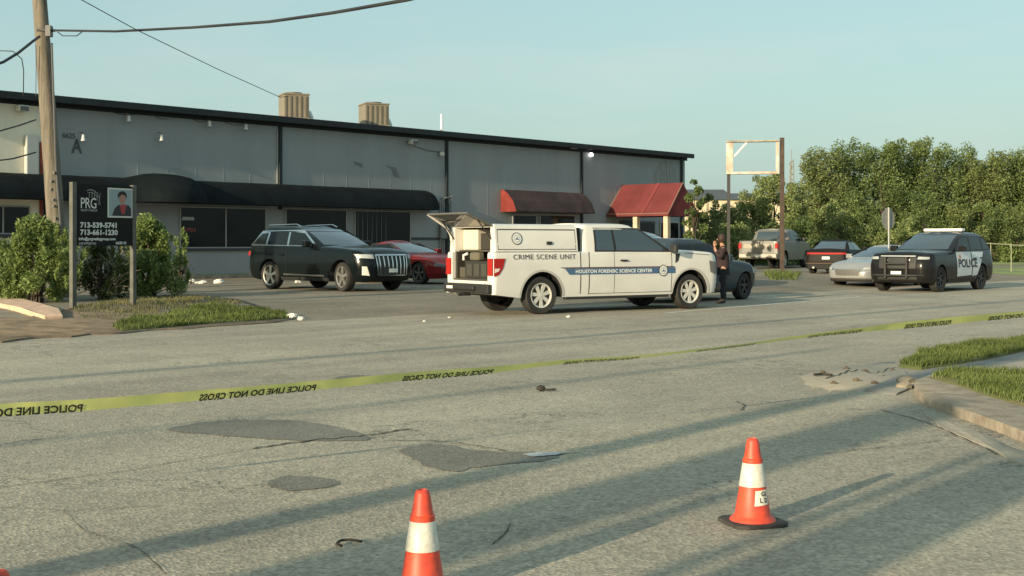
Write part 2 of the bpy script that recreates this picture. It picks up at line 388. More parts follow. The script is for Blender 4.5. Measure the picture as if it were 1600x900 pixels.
# windows
def window(p0, p1, y0, y1, bars=(), bars_n=0):
    a, z1 = wl_(p0, y0); b = T(p1); z0 = Zs(p0, y1); f = .045
    mb = MB(); mb.box(a, b, -.05, -.012, z0, z0+f); mb.box(a, b, -.05, -.012, z1-f, z1)
    for c in [a+f/2, b-f/2]+[T(q) for q in bars]: mb.box(c-f/2, c+f/2, -.052, -.013, z0+f, z1-f)
    w = mb.build('window', M_fr, BLD)
    mb = MB(); mb.box(a+f, b-f, -.03, -.0125, z0+f, z1-f); mb.build('pane', M_glass, w)
    mb = MB(); mb.box(a-.05, b+.05, -.1, -.014, z0-.09, z0-.003); mb.build('sill', M_dk, w)
    if bars_n:
        mb = MB()
        for k in range(bars_n):
            c = a+(b-a)*(k+.7)/(bars_n+.6)*.62; mb.box(c-.012, c+.012, -.045, -.031, z0+f, z1-f)
        mb.build('security_bar', mat('bar_steel', (.12, .13, .13), .5), w)
    return w, a, b, z0, z1
window(280, 415, 322, 388, (352,))
window(445, 541, 325, 392, ())
window(553, 641, 328, 404, (), 7)
w_, a_, b_, z0_, z1_ = window(-40, 46, 320, 366, (4,))
# faded neon in the first window
mb = MB(); v, f, wd = text_geo('OPEN', .2, 1, 'LEFT', .004); tt, zz = wl_(286, 362)
mb.add([(tt+x, -.035, zz+y) for x, y in v], f); mb.build('neon_letters', mat('red_neon', (.22, .04, .03), .6, emit=.03), BLD, normals=False)
mb = MB(); tt, zz = wl_(284, 344); mb.box(tt, tt+.5, -.036, -.031, zz, zz+.12); mb.build('window_sticker', mat('sticker', (.35, .37, .36), .7), BLD)
# address and unit letter
mb = MB(); v, f, wd = text_geo('A', .66, 1, 'LEFT', .02); tt, zz = wl_(111, 238); mb.add([(tt+x*.8, -.016, zz+y) for x, y in v], f)
v, f, wd = text_geo('6625', .24, 1.0, 'LEFT', .006); tt, zz = wl_(97, 215); mb.add([(tt+x, -.016, zz+y) for x, y in v], f)
mb.build('painted_lettering', mat('lettering', (.06, .075, .08), .7), BLD, normals=False)
# long black awning: curved section with a dome over the entrance
M_awn = mat('black_canvas', (.007, .011, .013), .85, spec=.15, var=.3, vscale=1.5, bump=.15, bscale=8)
def awning_sec(k, top, bot, out):
    a = k/8*math.pi/2; return -out*math.sin(a), bot+(top-bot)*math.cos(a)
ZT, ZB, AO = Zs(437, 288), Zs(437, 321, 1.0), 1.0
mb = MB(); ta, tb = T(-260), T(655); cols = [ta+(tb-ta)*i/60 for i in range(61)]+[tb+.35*math.sin(i/6*math.pi/2)*2 for i in range(1, 7)]
V = []; tc_ = T(262, .5)
for i, t in enumerate(cols):
    e = 1 if t <= tb else math.sqrt(max(.02, 1-((t-tb)/.72)**2))
    dome = max(0, 1-((t-tc_)/1.15)**2)**.5
    for k in range(9):
        y, z = awning_sec(k, ZT-(1-e)*.25, ZB, AO*e+.75*dome); z += .2*dome*math.cos(k/8*math.pi/2)**.5 if k < 8 else 0
        V.append((t, y-.014, z+rnd.uniform(-.006, .006)))
    V.append((t, -.014, ZB))
n = 10; F = [(i*n+k, (i+1)*n+k, (i+1)*n+k+1, i*n+k+1) for i in range(len(cols)-1) for k in range(n-1)]
F += [tuple(range(n)), tuple((len(cols)-1)*n+k for k in range(n-1, -1, -1))]
mb.add(V, F); mb.build('awning', M_awn, BLD, smooth=40)['label'] = 'long curved black canvas awning with a dome over the entrance'
# first red awning (lean-to); its front's shade is put into the canvas colour
M_red = mat('red_canvas', (.2, .035, .03), .8, spec=.2, var=.25, vscale=2.2, bump=.2, bscale=6)
M_redshade = mat('shaded_red_canvas', (.045, .024, .022), .75, var=.4, vscale=1.4, bump=.2, bscale=6)
t0, zt = wl_(782, 296); t1 = T(906); zb = Zs(782, 331); ao = .95
mb = MB()
prof = [(0, zt), (-.16, zt-.02), (-.45, zt-.2), (-.75, zt-.52), (-ao, zb+.05), (-ao, zb)]
V = [(t0, y-.014, z) for y, z in prof]+[(t1, y-.014, z) for y, z in prof]+[(t0, -.014, zb), (t1, -.014, zb)]
F = [(i, 6+i, 7+i, i+1) for i in range(5)]; mb.add(V, F+[(7+5, 6+5-6+0, 12, 13)][:0]+[(5, 11, 13, 12)], 0)
mb.add(V, [(0, 1, 2, 3, 4, 5, 12)], 1); mb.add(V, [(6, 13, 11, 10, 9, 8, 7)], 0)
mb.build('awning', [M_redshade, M_red], BLD)['label'] = 'smaller red awning, shade coloured into its front, bright red on its end panel'
for pa, pb in ((800, 838), (842, 898)):
    a, z1 = wl_(pa, 334); b = T(pb); mb = MB(); mb.box(a, b, -.05, -.012, .15, z1); o = mb.build('door' if pa < 830 else 'window_frame', M_fr, BLD)
    mb = MB(); mb.box(a+.08, b-.08, -.056, -.051, .35, z1-.08); mb.build('pane', M_glass, o)
# second red awning: ridged canopy standing out from the wall over a porch
def loc(px, py, Y):
    p = P(px, py, Y); d = Vector((p.x-Q0.x, p.y-Q0.y)); return (d.dot(dv), d.dot(nv), p.z-LOT)
tr, zr = wl_(972, 289); tl, zl = wl_(947, 335)
def solve_out(px, t):                   # how far in front of the wall the plane at t is seen in column px
    lo, hi = 0, 12
    for _ in range(50):
        o = (lo+hi)/2; p = Vector((Q0.x, Q0.y))+dv*t-nv*o; q = CX+FP*p.x/p.y
        lo, hi = (o, hi) if q < px else (lo, o)
    return lo
or_ = solve_out(1067, tr); ol = solve_out(1044, tl); tR = tr+(tr-tl); oR = ol
print('canopy', tr, tl, or_, ol, zr, zl)
mb = MB(); V = [(tr, -.015, zr), (tr, -or_, zr), (tl, -.015, zl), (tl, -ol-.0, zl), (tR, -.015, zl), (tR, -ol, zl)]
V += [(tl, -.015, zl-.12), (tl, -ol, zl-.12), (tR, -ol, zl-.12), (tR, -.015, zl-.12)]
mb.add(V, [(0, 1, 3, 2), (1, 0, 4, 5), (1, 5, 3), (2, 3, 7, 6), (3, 5, 8, 7), (5, 4, 9, 8), (6, 7, 8, 9), (0, 2, 6, 9, 4)])
can = mb.build('awning', mat('bright_red_canvas', (.14, .032, .033), .8, spec=.2, var=.18, vscale=1.2, bump=.25, bscale=4), BLD); can['label'] = 'large ridged red canopy over the corner entrance'
mb = MB()
def lerp(a, b, t): return tuple(a[i]+(b[i]-a[i])*t for i in range(3))
mb.tube([lerp(V[2], V[0], -.01), lerp(V[2], V[0], 1.01)], .03); mb.tube([V[2], V[3]], .025); mb.tube([V[3], V[1]], .025)
mb.build('awning_frame', mat('awning_tube', (.2, .13, .09), .6), can)
a, b = lerp(V[2], V[3], .58), lerp(V[0], V[1], .62)
mb = MB(); mb.add([(p[0]-.02, p[1]+d, p[2]+.02) for p in (a, b) for d in (.09, -.09)], [(0, 1, 3, 2)]); mb.build('fold_seam', mat('worn_red', (.17, .03, .03), .8), can)
# porch posts and wall under it
for i, (tp, op) in enumerate(((tl+.25, ol-.25), (tR-.25, ol-.25), (tl+.25, ol*.45))):
    mb = MB(); mb.box(tp-.13, tp+.13, -op-.13, -op+.13, .02, zl-.12); mb.box(tp-.17, tp+.17, -op-.17, -op+.17, .0, .25)
    mb.build('porch_post', mat('cream_post', (.5, .42, .31), .8, var=.12), BLD, bevel=.015)
for pa, pb, yt in ((968, 1022, 345), (1030, 1060, 345)):
    a, z1 = wl_(pa, yt); b = T(pb); mb = MB(); mb.box(a, b, -.06, -.012, .1, z1); o = mb.build('door', M_fr if pa > 1000 else M_dk, BLD); mb = MB(); mb.box(a+.1, b-.1, -.066, -.061, .5, z1-.1); mb.build('pane', M_glass, o)
# wall lamps
M_lw = mat('lamp_shell', (.55, .56, .53), .4)
M_lb = mat('lamp_dark', (.1, .1, .1), .5)
def wall_lamp(px, py, k='spot'):
    t, z = wl_(px, py); e = thing('wall_lamp', None, None, (t, 0, z)); e.parent = BLD; e.scale = (.72,)*3
    mb = MB()
    if k == 'spot':
        mb.tube([(0, -.01, .28), (0, -.22, .26), (0, -.28, .12)], .02); mb.build('bracket', M_lb, e)
        mb = MB(); mb.lathe([(.0, .16), (.07, .15), (.085, -.02), (.12, -.14), (.0, -.12)], 14, 'z', (0, -.3, 0)); mb.build('lamp_head', M_lw, e, smooth=40)
        mb = MB(); mb.lathe([(0, -.145), (.1, -.145), (.1, -.16), (0, -.17)], 14, 'z', (0, -.3, 0)); mb.build('lens', M_lb, e)
    elif k == 'flood':
        mb.box(-.05, .05, -.14, -.013, .02, .16); mb.build('bracket', M_lb, e)
        mb = MB(); mb.box(-.24, .24, -.5, -.14, -.08, .2); mb.build('lamp_head', M_lw, e, bevel=.05)
        mb = MB(); mb.box(-.2, .2, -.515, -.501, -.06, .14); mb.build('lens', M_lb, e)
    else:
        mb.box(-.06, .06, -.1, -.013, -.06, .06); mb.build('bracket', M_lb, e)
        mb = MB(); mb.lathe([(0, .15), (.12, .12), (.17, 0), (.13, -.12), (0, -.15)], 16, 'z', (0, -.2, 0))
        mb.build('lamp_head', mat('lit_lamp', (1, .97, .9), .4, emit=2.2) if k == 'lit' else M_lw, e, smooth=60)
for p in ((196, 186), (322, 194), (379, 199)): wall_lamp(*p)
wall_lamp(247, 216); wall_lamp(125, 216)
wall_lamp(30, 172, 'flood'); wall_lamp(640, 224, 'flood'); wall_lamp(892, 231, 'flood')
wall_lamp(687, 241, 'ball'); wall_lamp(920, 242, 'lit')
mb = MB()
for a, b in (((172, 175), (215, 179)), ((300, 186), (322, 190)), ((350, 191), (379, 195)), ((238, 180), (262, 186)), ((645, 228), (690, 238))):
    (ta_, za), (tb_, zb_) = wl_(*a), wl_(*b); mb = MB(); mb.tube([(ta_, -.03, za), ((ta_+tb_)/2, -.04, (za+zb_)/2-.06), (tb_, -.03, zb_)], .012, 5); mb.build('lamp_cable', M_lb, BLD)
# meter boxes and conduits beside the second downpipe
t = T(697); mb = MB()
for dx, z1, z2 in ((-.42, .3, 3.1), (-.3, .3, 3.3), (-.18, .3, 3.0), (.24, .3, 3.4), (.16, .3, 3.1)): mb.tube([(t+dx, -.07, z1), (t+dx, -.07, z2)], .032, 6)
mb.tube([(t-.5, -.08, 3.05), (t-.1, -.08, 3.3), (t+.3, -.08, 3.35)], .03, 6); mb.build('conduit', mat('conduit_grey', (.2, .21, .2), .5), BLD)
mb = MB(); mb.box(t-.5, t-.12, -.2, -.1, 1.5, 2.15); mb.build('meter_box', mat('meter_grey', (.16, .17, .17), .5), BLD, bevel=.02)
mb = MB(); tt, zz = wl_(48, 232); mb.box(tt-.25, tt+.2, -.2, -.013, zz-1.5, zz+.45); mb.build('meter_box', mat('pale_box', (.42, .44, .42), .5), BLD, bevel=.04)
# faint painted-over marks on the cladding
M_mark = mat('painted_over', (.145, .158, .16), .7, var=.1)
mb = MB()
for pts in ([(552, 252), (566, 256), (566, 262), (555, 257)], [(602, 258), (618, 262), (624, 278), (616, 276), (612, 265)]):
    mb.add([(wl_(*p)[0], -.0135, wl_(*p)[1]) for p in pts], [tuple(range(len(pts)))])
mb.build('paint_mark', M_mark, BLD, normals=False)
mb = MB()
for k in range(9):
    tt, zz = wl_(1022+k*4.2, 287); h_ = .75+.5*math.sin(k/8*math.pi); mb.tube([(tt, -.03, zz), (tt+rnd.uniform(-.08, .08), -.04, zz+h_*.6), (tt+rnd.uniform(-.2, .2), -.03, zz+h_)], .014, 5)
mb.build('painted_tree_mural', mat('mural_grey', (.33, .34, .3), .8), BLD)

# rooftop units
def rooftop(px, w, h, label, out):
    t = T(px, -out); e = thing('rooftop_unit', label, 'air conditioner', (0, 0, 0), group='air conditioners on the roof')
    x, y = xy(0, 0); p = Vector((Q0.x, Q0.y))+dv*t+nv*out; e.location = (p.x, p.y, LOT+H+.16); e.rotation_euler = (0, 0, R(22))
    Mh = mat('ac_tan', (.2, .175, .13), .6, var=.12); Ml = mat('ac_louver', (.09, .08, .065), .6)
    mb = MB(); mb.box(-w/2, w/2, -w/2, w/2, .1, h); mb.box(-w/2-.03, w/2+.03, -w/2-.03, w/2+.03, h, h+.06); mb.build('cabinet', Mh, e, bevel=.015)
    mb = MB(); mb.box(-w/2-.05, w/2+.05, -w/2-.05, w/2+.05, -.35, .1); mb.build('roof_curb', mat('curb_grey', (.25, .24, .22), .7), e)
    mb = MB()
    for s in range(5): 
        c = -w/2+.1+s*(w-.2)/4; mb.box(c-.035, c+.035, -w/2-.02, -w/2-.002, .14, h-.06)
    for s in range(4):
        c = -w/2+.14+s*(w-.28)/3; mb.box(w/2+.002, w/2+.02, c-.05, c+.05, .14, h-.06)
    mb.build('louver', Ml, e)
    mb = MB(); mb.lathe([(w*.33, 0), (w*.33, .07), (w*.3, .07), (w*.3, .02), (0, .03)], 20, 'z', (0, 0, h+.06)); mb.build('fan_ring', Ml, e)
    mb = MB(); mb.tube([(w/2, .1, .38), (w/2+.12, .1, .36), (w/2+.2, .1, .2), (w/2+.2, .1, -.1)], [.13, .13, .12, .11], 10); mb.build('duct_elbow', mat('duct_white', (.62, .62, .58), .5), e, smooth=50)
rooftop(459, 1.02, 1.02, 'tan louvred rooftop air conditioner further left, with a thin cable running to it', 1.1)
rooftop(584, 1.05, .98, 'tan louvred rooftop air conditioner on the right, nearer the white vent pipe', 1.1)
e = thing('vent_pipe', 'thin white vent pipe standing alone on the roof edge', 'pipe', (Vector((Q0.x, Q0.y))+dv*T(690, -.9)+nv*.9).to_3d()+Vector((0, 0, LOT+H+.1)))
mb = MB(); mb.lathe([(0, 0), (.06, 0), (.06, .95), (.0, .95)], 12); mb.build('pipe', mat('pvc_white', (.75, .76, .74), .5), e, smooth=40)
mb = MB(); mb.lathe([(.061, -.02), (.13, -.02), (.062, .1)], 12); mb.build('flashing', M_dk, e)

# ------------------------------------------------------------------ wooden pole and wires
M_wood = mat('pole_wood', (.155, .135, .105), .9, var=.35, vscale=1.5, bump=.5, bscale=14)
for n_ in M_wood.node_tree.nodes:
    if n_.type == 'TEX_NOISE' and n_.inputs['Detail'].default_value == 6:
        mpn = M_wood.node_tree.nodes.new('ShaderNodeMapping'); mpn.inputs['Scale'].default_value = (9, 9, .7)
        lk = n_.inputs[0].links[0]; src = lk.from_socket; M_wood.node_tree.links.remove(lk); M_wood.node_tree.links.new(src, mpn.inputs[0]); M_wood.node_tree.links.new(mpn.outputs[0], n_.inputs[0])
YP = 31.0
pb = P(96, 470, YP); pb.z = gz(pb.x, pb.y); ptop = P(62, 0, YP+.3); d_ = (ptop-pb); ptop2 = pb+d_*1.45
POLE = thing('utility_pole', 'leaning brown wooden utility pole behind the black sign', 'pole', pb)
mb = MB(); Lp = ptop2-pb; mb.tube([Vector((0, 0, -.2)), Lp*.25, Lp*.5, Lp*.75, Lp], [.225, .205, .185, .165, .14], 14); mb.build('shaft', M_wood, POLE, smooth=50)
hk = P(75, 49, YP+.1)-pb
mb = MB(); mb.tube([hk+Vector((-.2, -.2, .0)), hk+Vector((.22, -.12, 0))], .035, 8); mb.box(-.06, .06, -.3, -.1, -.16, .1, 0, Matrix.Translation(hk+Vector((.1, 0, 0)))); mb.build('cable_clamp', M_lb, POLE)
mb = MB(); mb.tube([Lp*.02+Vector((.17, -.16, 0)), Lp*.3+Vector((.15, -.15, 0)), hk+Vector((.12, -.08, -.3))], .025, 6); mb.build('conduit', M_lb, POLE)  # dark tube added for the shade on the pole's right side
mb = MB()
for z_ in (1.9, 2.2, 2.35, 2.6, 2.8, 3.0): q = Lp*(z_/Lp.z); mb.box(-.02, .02, -.26, -.18, -.03, .03, 0, Matrix.Translation(q+Vector((rnd.uniform(.0, .12), 0.02, 0))))
mb.build('metal_tag', M_lb, POLE)
M_wire = mat('black_wire', (.02, .022, .024), .6)
def wire(name, pts, r, label, cat='cable', sag=0, sub=12, grp=None):
    pp = []
    for a, b in zip(pts, pts[1:]):
        for k in range(sub):
            t = k/sub; q = a.lerp(b, t); q.z -= sag*4*t*(1-t); pp.append(q)
    pp.append(pts[-1]); mb = MB(); o0 = pts[0].copy(); mb.tube([q-o0 for q in pp], r, 6)
    return tag(mb.build(name, M_wire, smooth=60, loc=o0), label, cat, grp)
H0 = pb+hk
wire('overhead_cable', [H0+Vector((.15, -.15, 0)), P(180, 49, 28), P(300, 43, 25), P(420, 34, 22.5), P(520, 20, 20.5), P(635, 0, 18.5), P(760, -30, 16)], .028, 'thick black overhead cable running right from the wooden pole, out of the picture top', sub=4)
wire('overhead_wire', [P(100, -14, 24), P(128, 0, 24.7), P(210, 45, 27), P(340, 108, 32), P(438, 152, 37.5), P(452, 150, 38)], .009, 'thin wire dropping diagonally across the sky to the rooftop unit', 'wire')
wire('overhead_cable', [H0+Vector((-.15, -.15, -.15)), P(52, 64, 30), P(28, 83, 29.3), P(5, 97, 28.8), P(-60, 118, 27.5)], .032, 'short sagging black cable running left from the wooden pole', sub=4)
wire('overhead_wire', [P(-40, 78, 31), P(20, 80, 31), P(34, 92, 31.2), P(37, 110, 31.4), P(36.5, 150, 31.6)], .012, 'thin looping wire hanging left of the wooden pole', 'wire', sub=4)
wire('overhead_wire', [P(56, 70, 31), P(56.5, 100, 31), P(56, 150, 31)], .008, 'thin wire hanging straight down beside the wooden pole', 'wire', sub=3)
wire('cable_loop', [P(90, 50, 30.5), P(98, 56, 30.2), P(120, 56, 29.6), P(128, 50, 29.4)], .012, 'small slack loop of wire under the thick cable beside the pole', 'wire', sub=3)
wire('service_wire', [P(-30, 213, 34), P(30, 196, 36), P(56, 187, 37)], .022, 'upper grey wire crossing the beige wall to the downpipe', 'wire', sub=4)
wire('service_wire', [P(-30, 254, 34), P(20, 248, 36), P(56, 238, 37)], .022, 'lower grey wire crossing the beige wall above the awning', 'wire', sub=4)

# ------------------------------------------------------------------ estate-agent sign between two posts
M_board = mat('sign_black', (.012, .013, .012), .75, spec=.2)
M_post = mat('sign_post', (.10, .10, .085), .7, var=.25, vscale=5)
M_white = mat('sign_white', (.62, .63, .6), .6)
a, b = G(114, 483), G(208, 477)
sd_ = (b-a); sw = Vector((sd_.x, sd_.y)).length; srz = math.atan2(sd_.y, sd_.x)
SGN = thing('property_sign', 'tall black sign board with phone numbers and a portrait, on two posts before the bushes', 'sign', Vector((a.x, a.y, min(a.z, b.z))), srz)
s0 = FP/a.y; hh = (483-286)/s0
mb = MB(); mb.box(-.055, .055, -.05, .05, -.1, hh+.02); mb.build('post', M_post, SGN, bevel=.01)
mb = MB(); mb.box(sw-.05, sw+.05, -.05, .05, -.1, hh+.02); mb.build('post', M_post, SGN, bevel=.01)
pz0 = hh*(483-384)/(483-286)
mb = MB(); mb.box(.056, sw-.051, -.03, .02, pz0, hh-.01); mb.build('panel', M_board, SGN)
def sp(px, py): return ((px-114)/(208-114)*sw, hh*(483-py)/(483-286)-.02)
def flat(name, polys, m, dep, par):
    mb = MB()
    for p in polys: mb.add([(x, -.03-dep, z) for x, z in p], [tuple(range(len(p)))])
    return mb.build(name, m, par, normals=False)
def ftxt(name, s, px, py, size, m, fat=0, sq=1, sp_=1):
    v, f, w = text_geo(s, size, sp_, 'LEFT', fat, sq); x0, z0 = sp(px, py); mb = MB(); mb.add([(x0+x, -.034, z0+y) for x, y in v], f); return mb.build(name, m, SGN, normals=False)
M_dim = mat('sign_grey', (.3, .31, .29), .6)
v, f, w = text_geo('PRG', .26, .92, 'LEFT', 0, .92); print('PRG w', w)
ftxt('logo_letters', 'PRG', 124, 323, .30, M_white, .002, .80, .95)
ftxt('logo_line', 'REALTY GROUP', 124, 328, .06, M_dim, .002, 1.0)
arc = []
for k in range(17):
    q = R(115-k*7.5); c = sp(139, 316); r = .29; arc.append((c[0]+r*math.cos(q)*.85, c[1]+r*math.sin(q)))
mb = MB()
for rr, ww in ((1, .012), (.82, .009)):
    V = []
    for (x, z) in arc:
        c = sp(139, 316); dx, dz = x-c[0], z-c[1]; V += [(c[0]+dx*rr, -.034, c[1]+dz*rr), (c[0]+dx*(rr-ww*4), -.034, c[1]+dz*(rr-ww*4))]
    mb.add(V, [(2*i, 2*i+1, 2*i+3, 2*i+2) for i in range(16)])
for k in range(5):
    x, z = sp(136+k*4, 305); mb.add([(x, -.034, z-.02), (x+.015, -.034, z-.02), (x+.03, -.034, z+.13-abs(k-2)*.02), (x+.02, -.034, z+.13-abs(k-2)*.02)], [(0, 1, 2, 3)])
mb.build('logo_arc', M_dim, SGN, normals=False)
ftxt('phone_number', '713-539-5741', 123, 353.5, .145, M_white, .006, 1.21)
ftxt('phone_number', '713-661-1230', 123, 365, .145, M_white, .006, 1.21)
ftxt('web_line', 'info@prgrealtygroup.com', 121, 373.5, .078, M_white, .003, 1.18)
ftxt('web_line', 'prgrealtygroup', 121, 380, .075, M_dim, .003, 1.0)
ftxt('web_line', '6625 N', 178, 380, .075, M_white, .003, 1.25)
def rect(a, b, c, d): p, q = sp(a, b), sp(c, d); return [(p[0], q[1]), (q[0], q[1]), (q[0], p[1]), (p[0], p[1])]
ph = flat('portrait_frame', [rect(165, 289, 205.5, 337)], mat('photo_border', (.6, .6, .55), .6), .003, SGN)
def flat2(name, polys, m, dep): return flat(name, polys, m, dep, ph)
def ell(cx, cy, rx, ry, n=18): return [sp(cx+rx*math.cos(2*math.pi*k/n), cy+ry*math.sin(2*math.pi*k/n)) for k in range(n)][::-1]
flat2('portrait_background', [rect(167.5, 291.5, 203.5, 334.5)], mat('photo_back', (.26, .33, .35), .7), .005)
flat2('jacket', [[sp(*q) for q in [(172, 334), (176, 322), (182, 316), (190, 319), (198, 316), (202, 321), (203, 334)]][::1]], mat('photo_jacket', (.025, .025, .03), .7), .007)
flat2('shirt', [[sp(*q) for q in [(184, 316), (195, 315), (192, 331), (187, 331)]]], mat('photo_shirt', (.33, .05, .05), .7), .009)
flat2('face', [ell(188.5, 306, 5.2, 8.5)], mat('photo_skin', (.38, .2, .14), .7), .009)
flat2('hair', [[sp(*q) for q in [(182, 306), (181, 299), (184, 295), (189, 293.5), (194, 296), (195.5, 301), (194.5, 306), (193, 301), (188, 299), (184, 302)]]], mat('photo_hair', (.02, .016, .014), .7), .011)

# ------------------------------------------------------------------ foliage
def leafmat(name, a, b, tr=.33): return mat(name, b, .6, var=.1, vscale=.55, vcol=a, trans=tr, island=.35)
def leaves(centres, size, seed, asp=.55, droop=0):
    g = np.random.default_rng(seed); n = len(centres); C = np.asarray(centres)
    nrm = g.normal(size=(n, 3)); nrm[:, 2] = np.abs(nrm[:, 2])+.2; nrm /= np.linalg.norm(nrm, axis=1)[:, None]
    a = np.cross(nrm, g.normal(size=(n, 3))); a /= np.linalg.norm(a, axis=1)[:, None]; b = np.cross(nrm, a)
    s = size*g.uniform(.6, 1.35, size=(n, 1)); a = a*s*.5; b = b*s*.5*asp
    V = np.stack([C-a, C+b, C+a, C-b], 1).reshape(-1, 3)
    return V, np.arange(n*4).reshape(-1, 4)
def leafmesh(name, V, F, m, parent):
    me = bpy.data.meshes.new(name); me.from_pydata(V.tolist(), [], F.tolist()); me.materials.append(m); return link(name, me, parent)
def lobes_cloud(lobes, n, seed, shell=.55, wp=.8):
    g = np.random.default_rng(seed); L = np.array(lobes); vol = L[:, 3]*L[:, 4]*L[:, 5]; k = g.choice(len(L), n, p=vol**wp/np.sum(vol**wp))
    d = g.normal(size=(n, 3)); d /= np.linalg.norm(d, axis=1)[:, None]; r = g.uniform(shell**2, 1.1, size=(n, 1))**.5
    return L[k, :3]+d*r*L[k, 3:6]
M_bark = mat('bark', (.06, .047, .034), .95, var=.3, vscale=5)
def tree(name, label, base, h, rad, seed, lm, nleaf=5200, lsize=.27, low=.12, grp=None, cat='tree', nl=16, trunk=True):
    r = random.Random(seed); e = thing(name, label, cat, base, 0, grp)
    lobes = []; mb = MB()
    mb.tube([(0, 0, -.2), (r.uniform(-.1, .1), 0, h*.25), (r.uniform(-.2, .2), r.uniform(-.2, .2), h*.6), (0, 0, h*.85)], [h*.022, h*.018, h*.011, h*.004], 7)
    for i in range(nl):
        q = i*2.4+r.uniform(-.4, .4); zz = low+(1-low)*(i+.5)/nl; prof = math.sin(min(1, (zz-low+.18)/(1-low)*1.0)*math.pi*.93)**.6
        rr = rad*prof*r.uniform(.35, .85); s = rad*r.uniform(.3, .48)*(1.05-.45*zz)
        c = (rr*math.cos(q), rr*math.sin(q), h*zz-s*.4); lobes.append((*c, s*r.uniform(.8, 1.2), s*r.uniform(.8, 1.2), s*r.uniform(.75, 1.35)))
        mb.tube([(0, 0, h*max(.1, zz*.55)), (c[0]*.5, c[1]*.5, h*max(.12, zz*.7)), c], [h*.008, h*.005, h*.002], 5)
    for i in range(nl):                    # twiggy outer sprays give an uneven outline
        q = r.uniform(0, 6.3); zz = r.uniform(.55, 1.03); rr = rad*r.uniform(.3, .95)*(1.15-zz)**.4; s = rad*r.uniform(.1, .18)
        lobes.append((rr*math.cos(q), rr*math.sin(q), h*zz, s, s, s*1.2))
    mb.build('trunk', M_bark, e, smooth=50)
    C = lobes_cloud(lobes, nleaf, seed, .3, .7); C = C[C[:, 2] > .05]; V, F = leaves(C, lsize, seed+1); leafmesh('crown', V, F, lm, e)
    return e
LM1 = leafmat('leaf_mid', (.075, .115, .034), (.19, .25, .08))
LM2 = leafmat('leaf_olive', (.10, .13, .04), (.225, .265, .09))
LM3 = leafmat('leaf_bush', (.11, .165, .045), (.28, .36, .11))
LM4 = leafmat('leaf_pale', (.17, .215, .075), (.31, .36, .14))
LMD = leafmat('leaf_dark', (.05, .075, .02), (.12, .15, .045))

def gbase(px, Y):
    X = (px-CX)/FP*Y; return Vector((X, Y, gz(X, Y)))
def topz(py, Y): return CH-(py-HY)/FP*Y-LOT
row = [ # px, depth, top row, radius, label
 (1292, 96, 238, 2.5, 'leftmost tall tree of the dense treeline, rounded and stepping down to the left'),
 (1334, 100, 221, 2.6, 'tall bushy tree second from the left of the treeline, just left of the stop sign'),
 (1378, 97, 228, 2.5, 'tall bushy tree rising straight behind the stop sign'),
 (1418, 101, 222, 2.7, 'tall bushy tree behind the left end of the police light bar'),
 (1460, 98, 229, 2.6, 'bushy tree directly above the police light bar'),
 (1500, 101, 231, 2.7, 'bushy tree above the rear window of the police vehicle'),
 (1538, 97, 240, 2.5, 'lower bushy tree above the tail of the police vehicle'),
 (1574, 100, 238, 2.5, 'bushy tree with a sparse top, second from the right edge'),
 (1612, 97, 246, 2.6, 'rightmost tree, cut by the right edge of the picture'),
 (1660, 99, 240, 2.7, None)]
for i, (px, Y, ty, rd, lb) in enumerate(row):
    rd *= 1.5; ty += 5
    if lb: tree('broadleaf_tree', lb, gbase(px, Y), topz(ty, Y), rd, 20+i, LM1 if i % 3 else LM2, 24000, .19, .02, 'treeline behind the parked vehicles', nl=24)
g2 = [(1268, 88, 316, 1.9, LM2), (1312, 86, 322, 2.0, LM4), (1350, 87, 300, 2.3, LM1), (1405, 85, 345, 1.9, LM4), (1445, 88, 305, 2.4, LM1), (1500, 87, 318, 2.2, LM2), (1548, 88, 315, 2.3, LM1), (1590, 88, 322, 2.3, LM2)]
lb2 = ['olive shrub right of the silver pickup, between the tall sign frame and the treeline', 'pale flowering shrub behind the roof of the black sedan', 'green undergrowth shrub just left of the stop sign post',
 'pale flowering shrub just right of the stop sign post', 'green shrub behind the windshield of the police vehicle', 'olive shrub behind the police vehicle roof', 'green shrub behind the police vehicle tail', 'olive shrub at the right edge above the grass']
for i, (px, Y, ty, rd, lm) in enumerate(g2): tree('shrub', lb2[i], gbase(px, Y), topz(ty, Y), rd, 50+i, lm, 7000, .16, .0, 'shrubs in front of the treeline', 'shrub', 10)
g3 = [(1085, 60, 288, .75, LM1, 'slender green tree right behind the corner of the building', 1500), (1105, 74, 300, 1.1, LM2, 'small sparse tree just right of the building corner', 1800), (1130, 80, 322, 1.7, LM4, 'pale green shrub at the foot of the left sign frame post', 6000),
 (1172, 80, 304, 2.3, LM4, 'pale feathery shrub between the two posts of the tall sign frame', 7000), (1205, 78, 274, 2.3, LM4, 'tallest pale tree seen inside the empty sign frame posts', 9000), (1238, 82, 296, 1.8, LM2, 'olive shrub just right of the right sign frame post', 3600),
 (1150, 72, 350, 1.7, LM4, 'low pale shrub behind the silver pickup tailgate', 2600), (1108, 70, 346, 1.5, LM2, 'low olive shrub behind the hood of the white truck', 2400), (1248, 76, 345, 1.6, LM1, 'low green shrub behind the cab of the silver pickup', 2400), (1205, 74, 350, 1.6, LM1, 'low green shrub behind the cab window of the silver pickup', 2400)]
for i, (px, Y, ty, rd, lm, lb, nl_) in enumerate(g3): tree('tree' if ty < 300 else 'shrub', lb, gbase(px, Y), topz(ty, Y), rd, 80+i, lm, int(nl_*1.6), .16, .02, 'scrub around the tall sign frame', 'tree' if ty < 300 else 'shrub', 11)
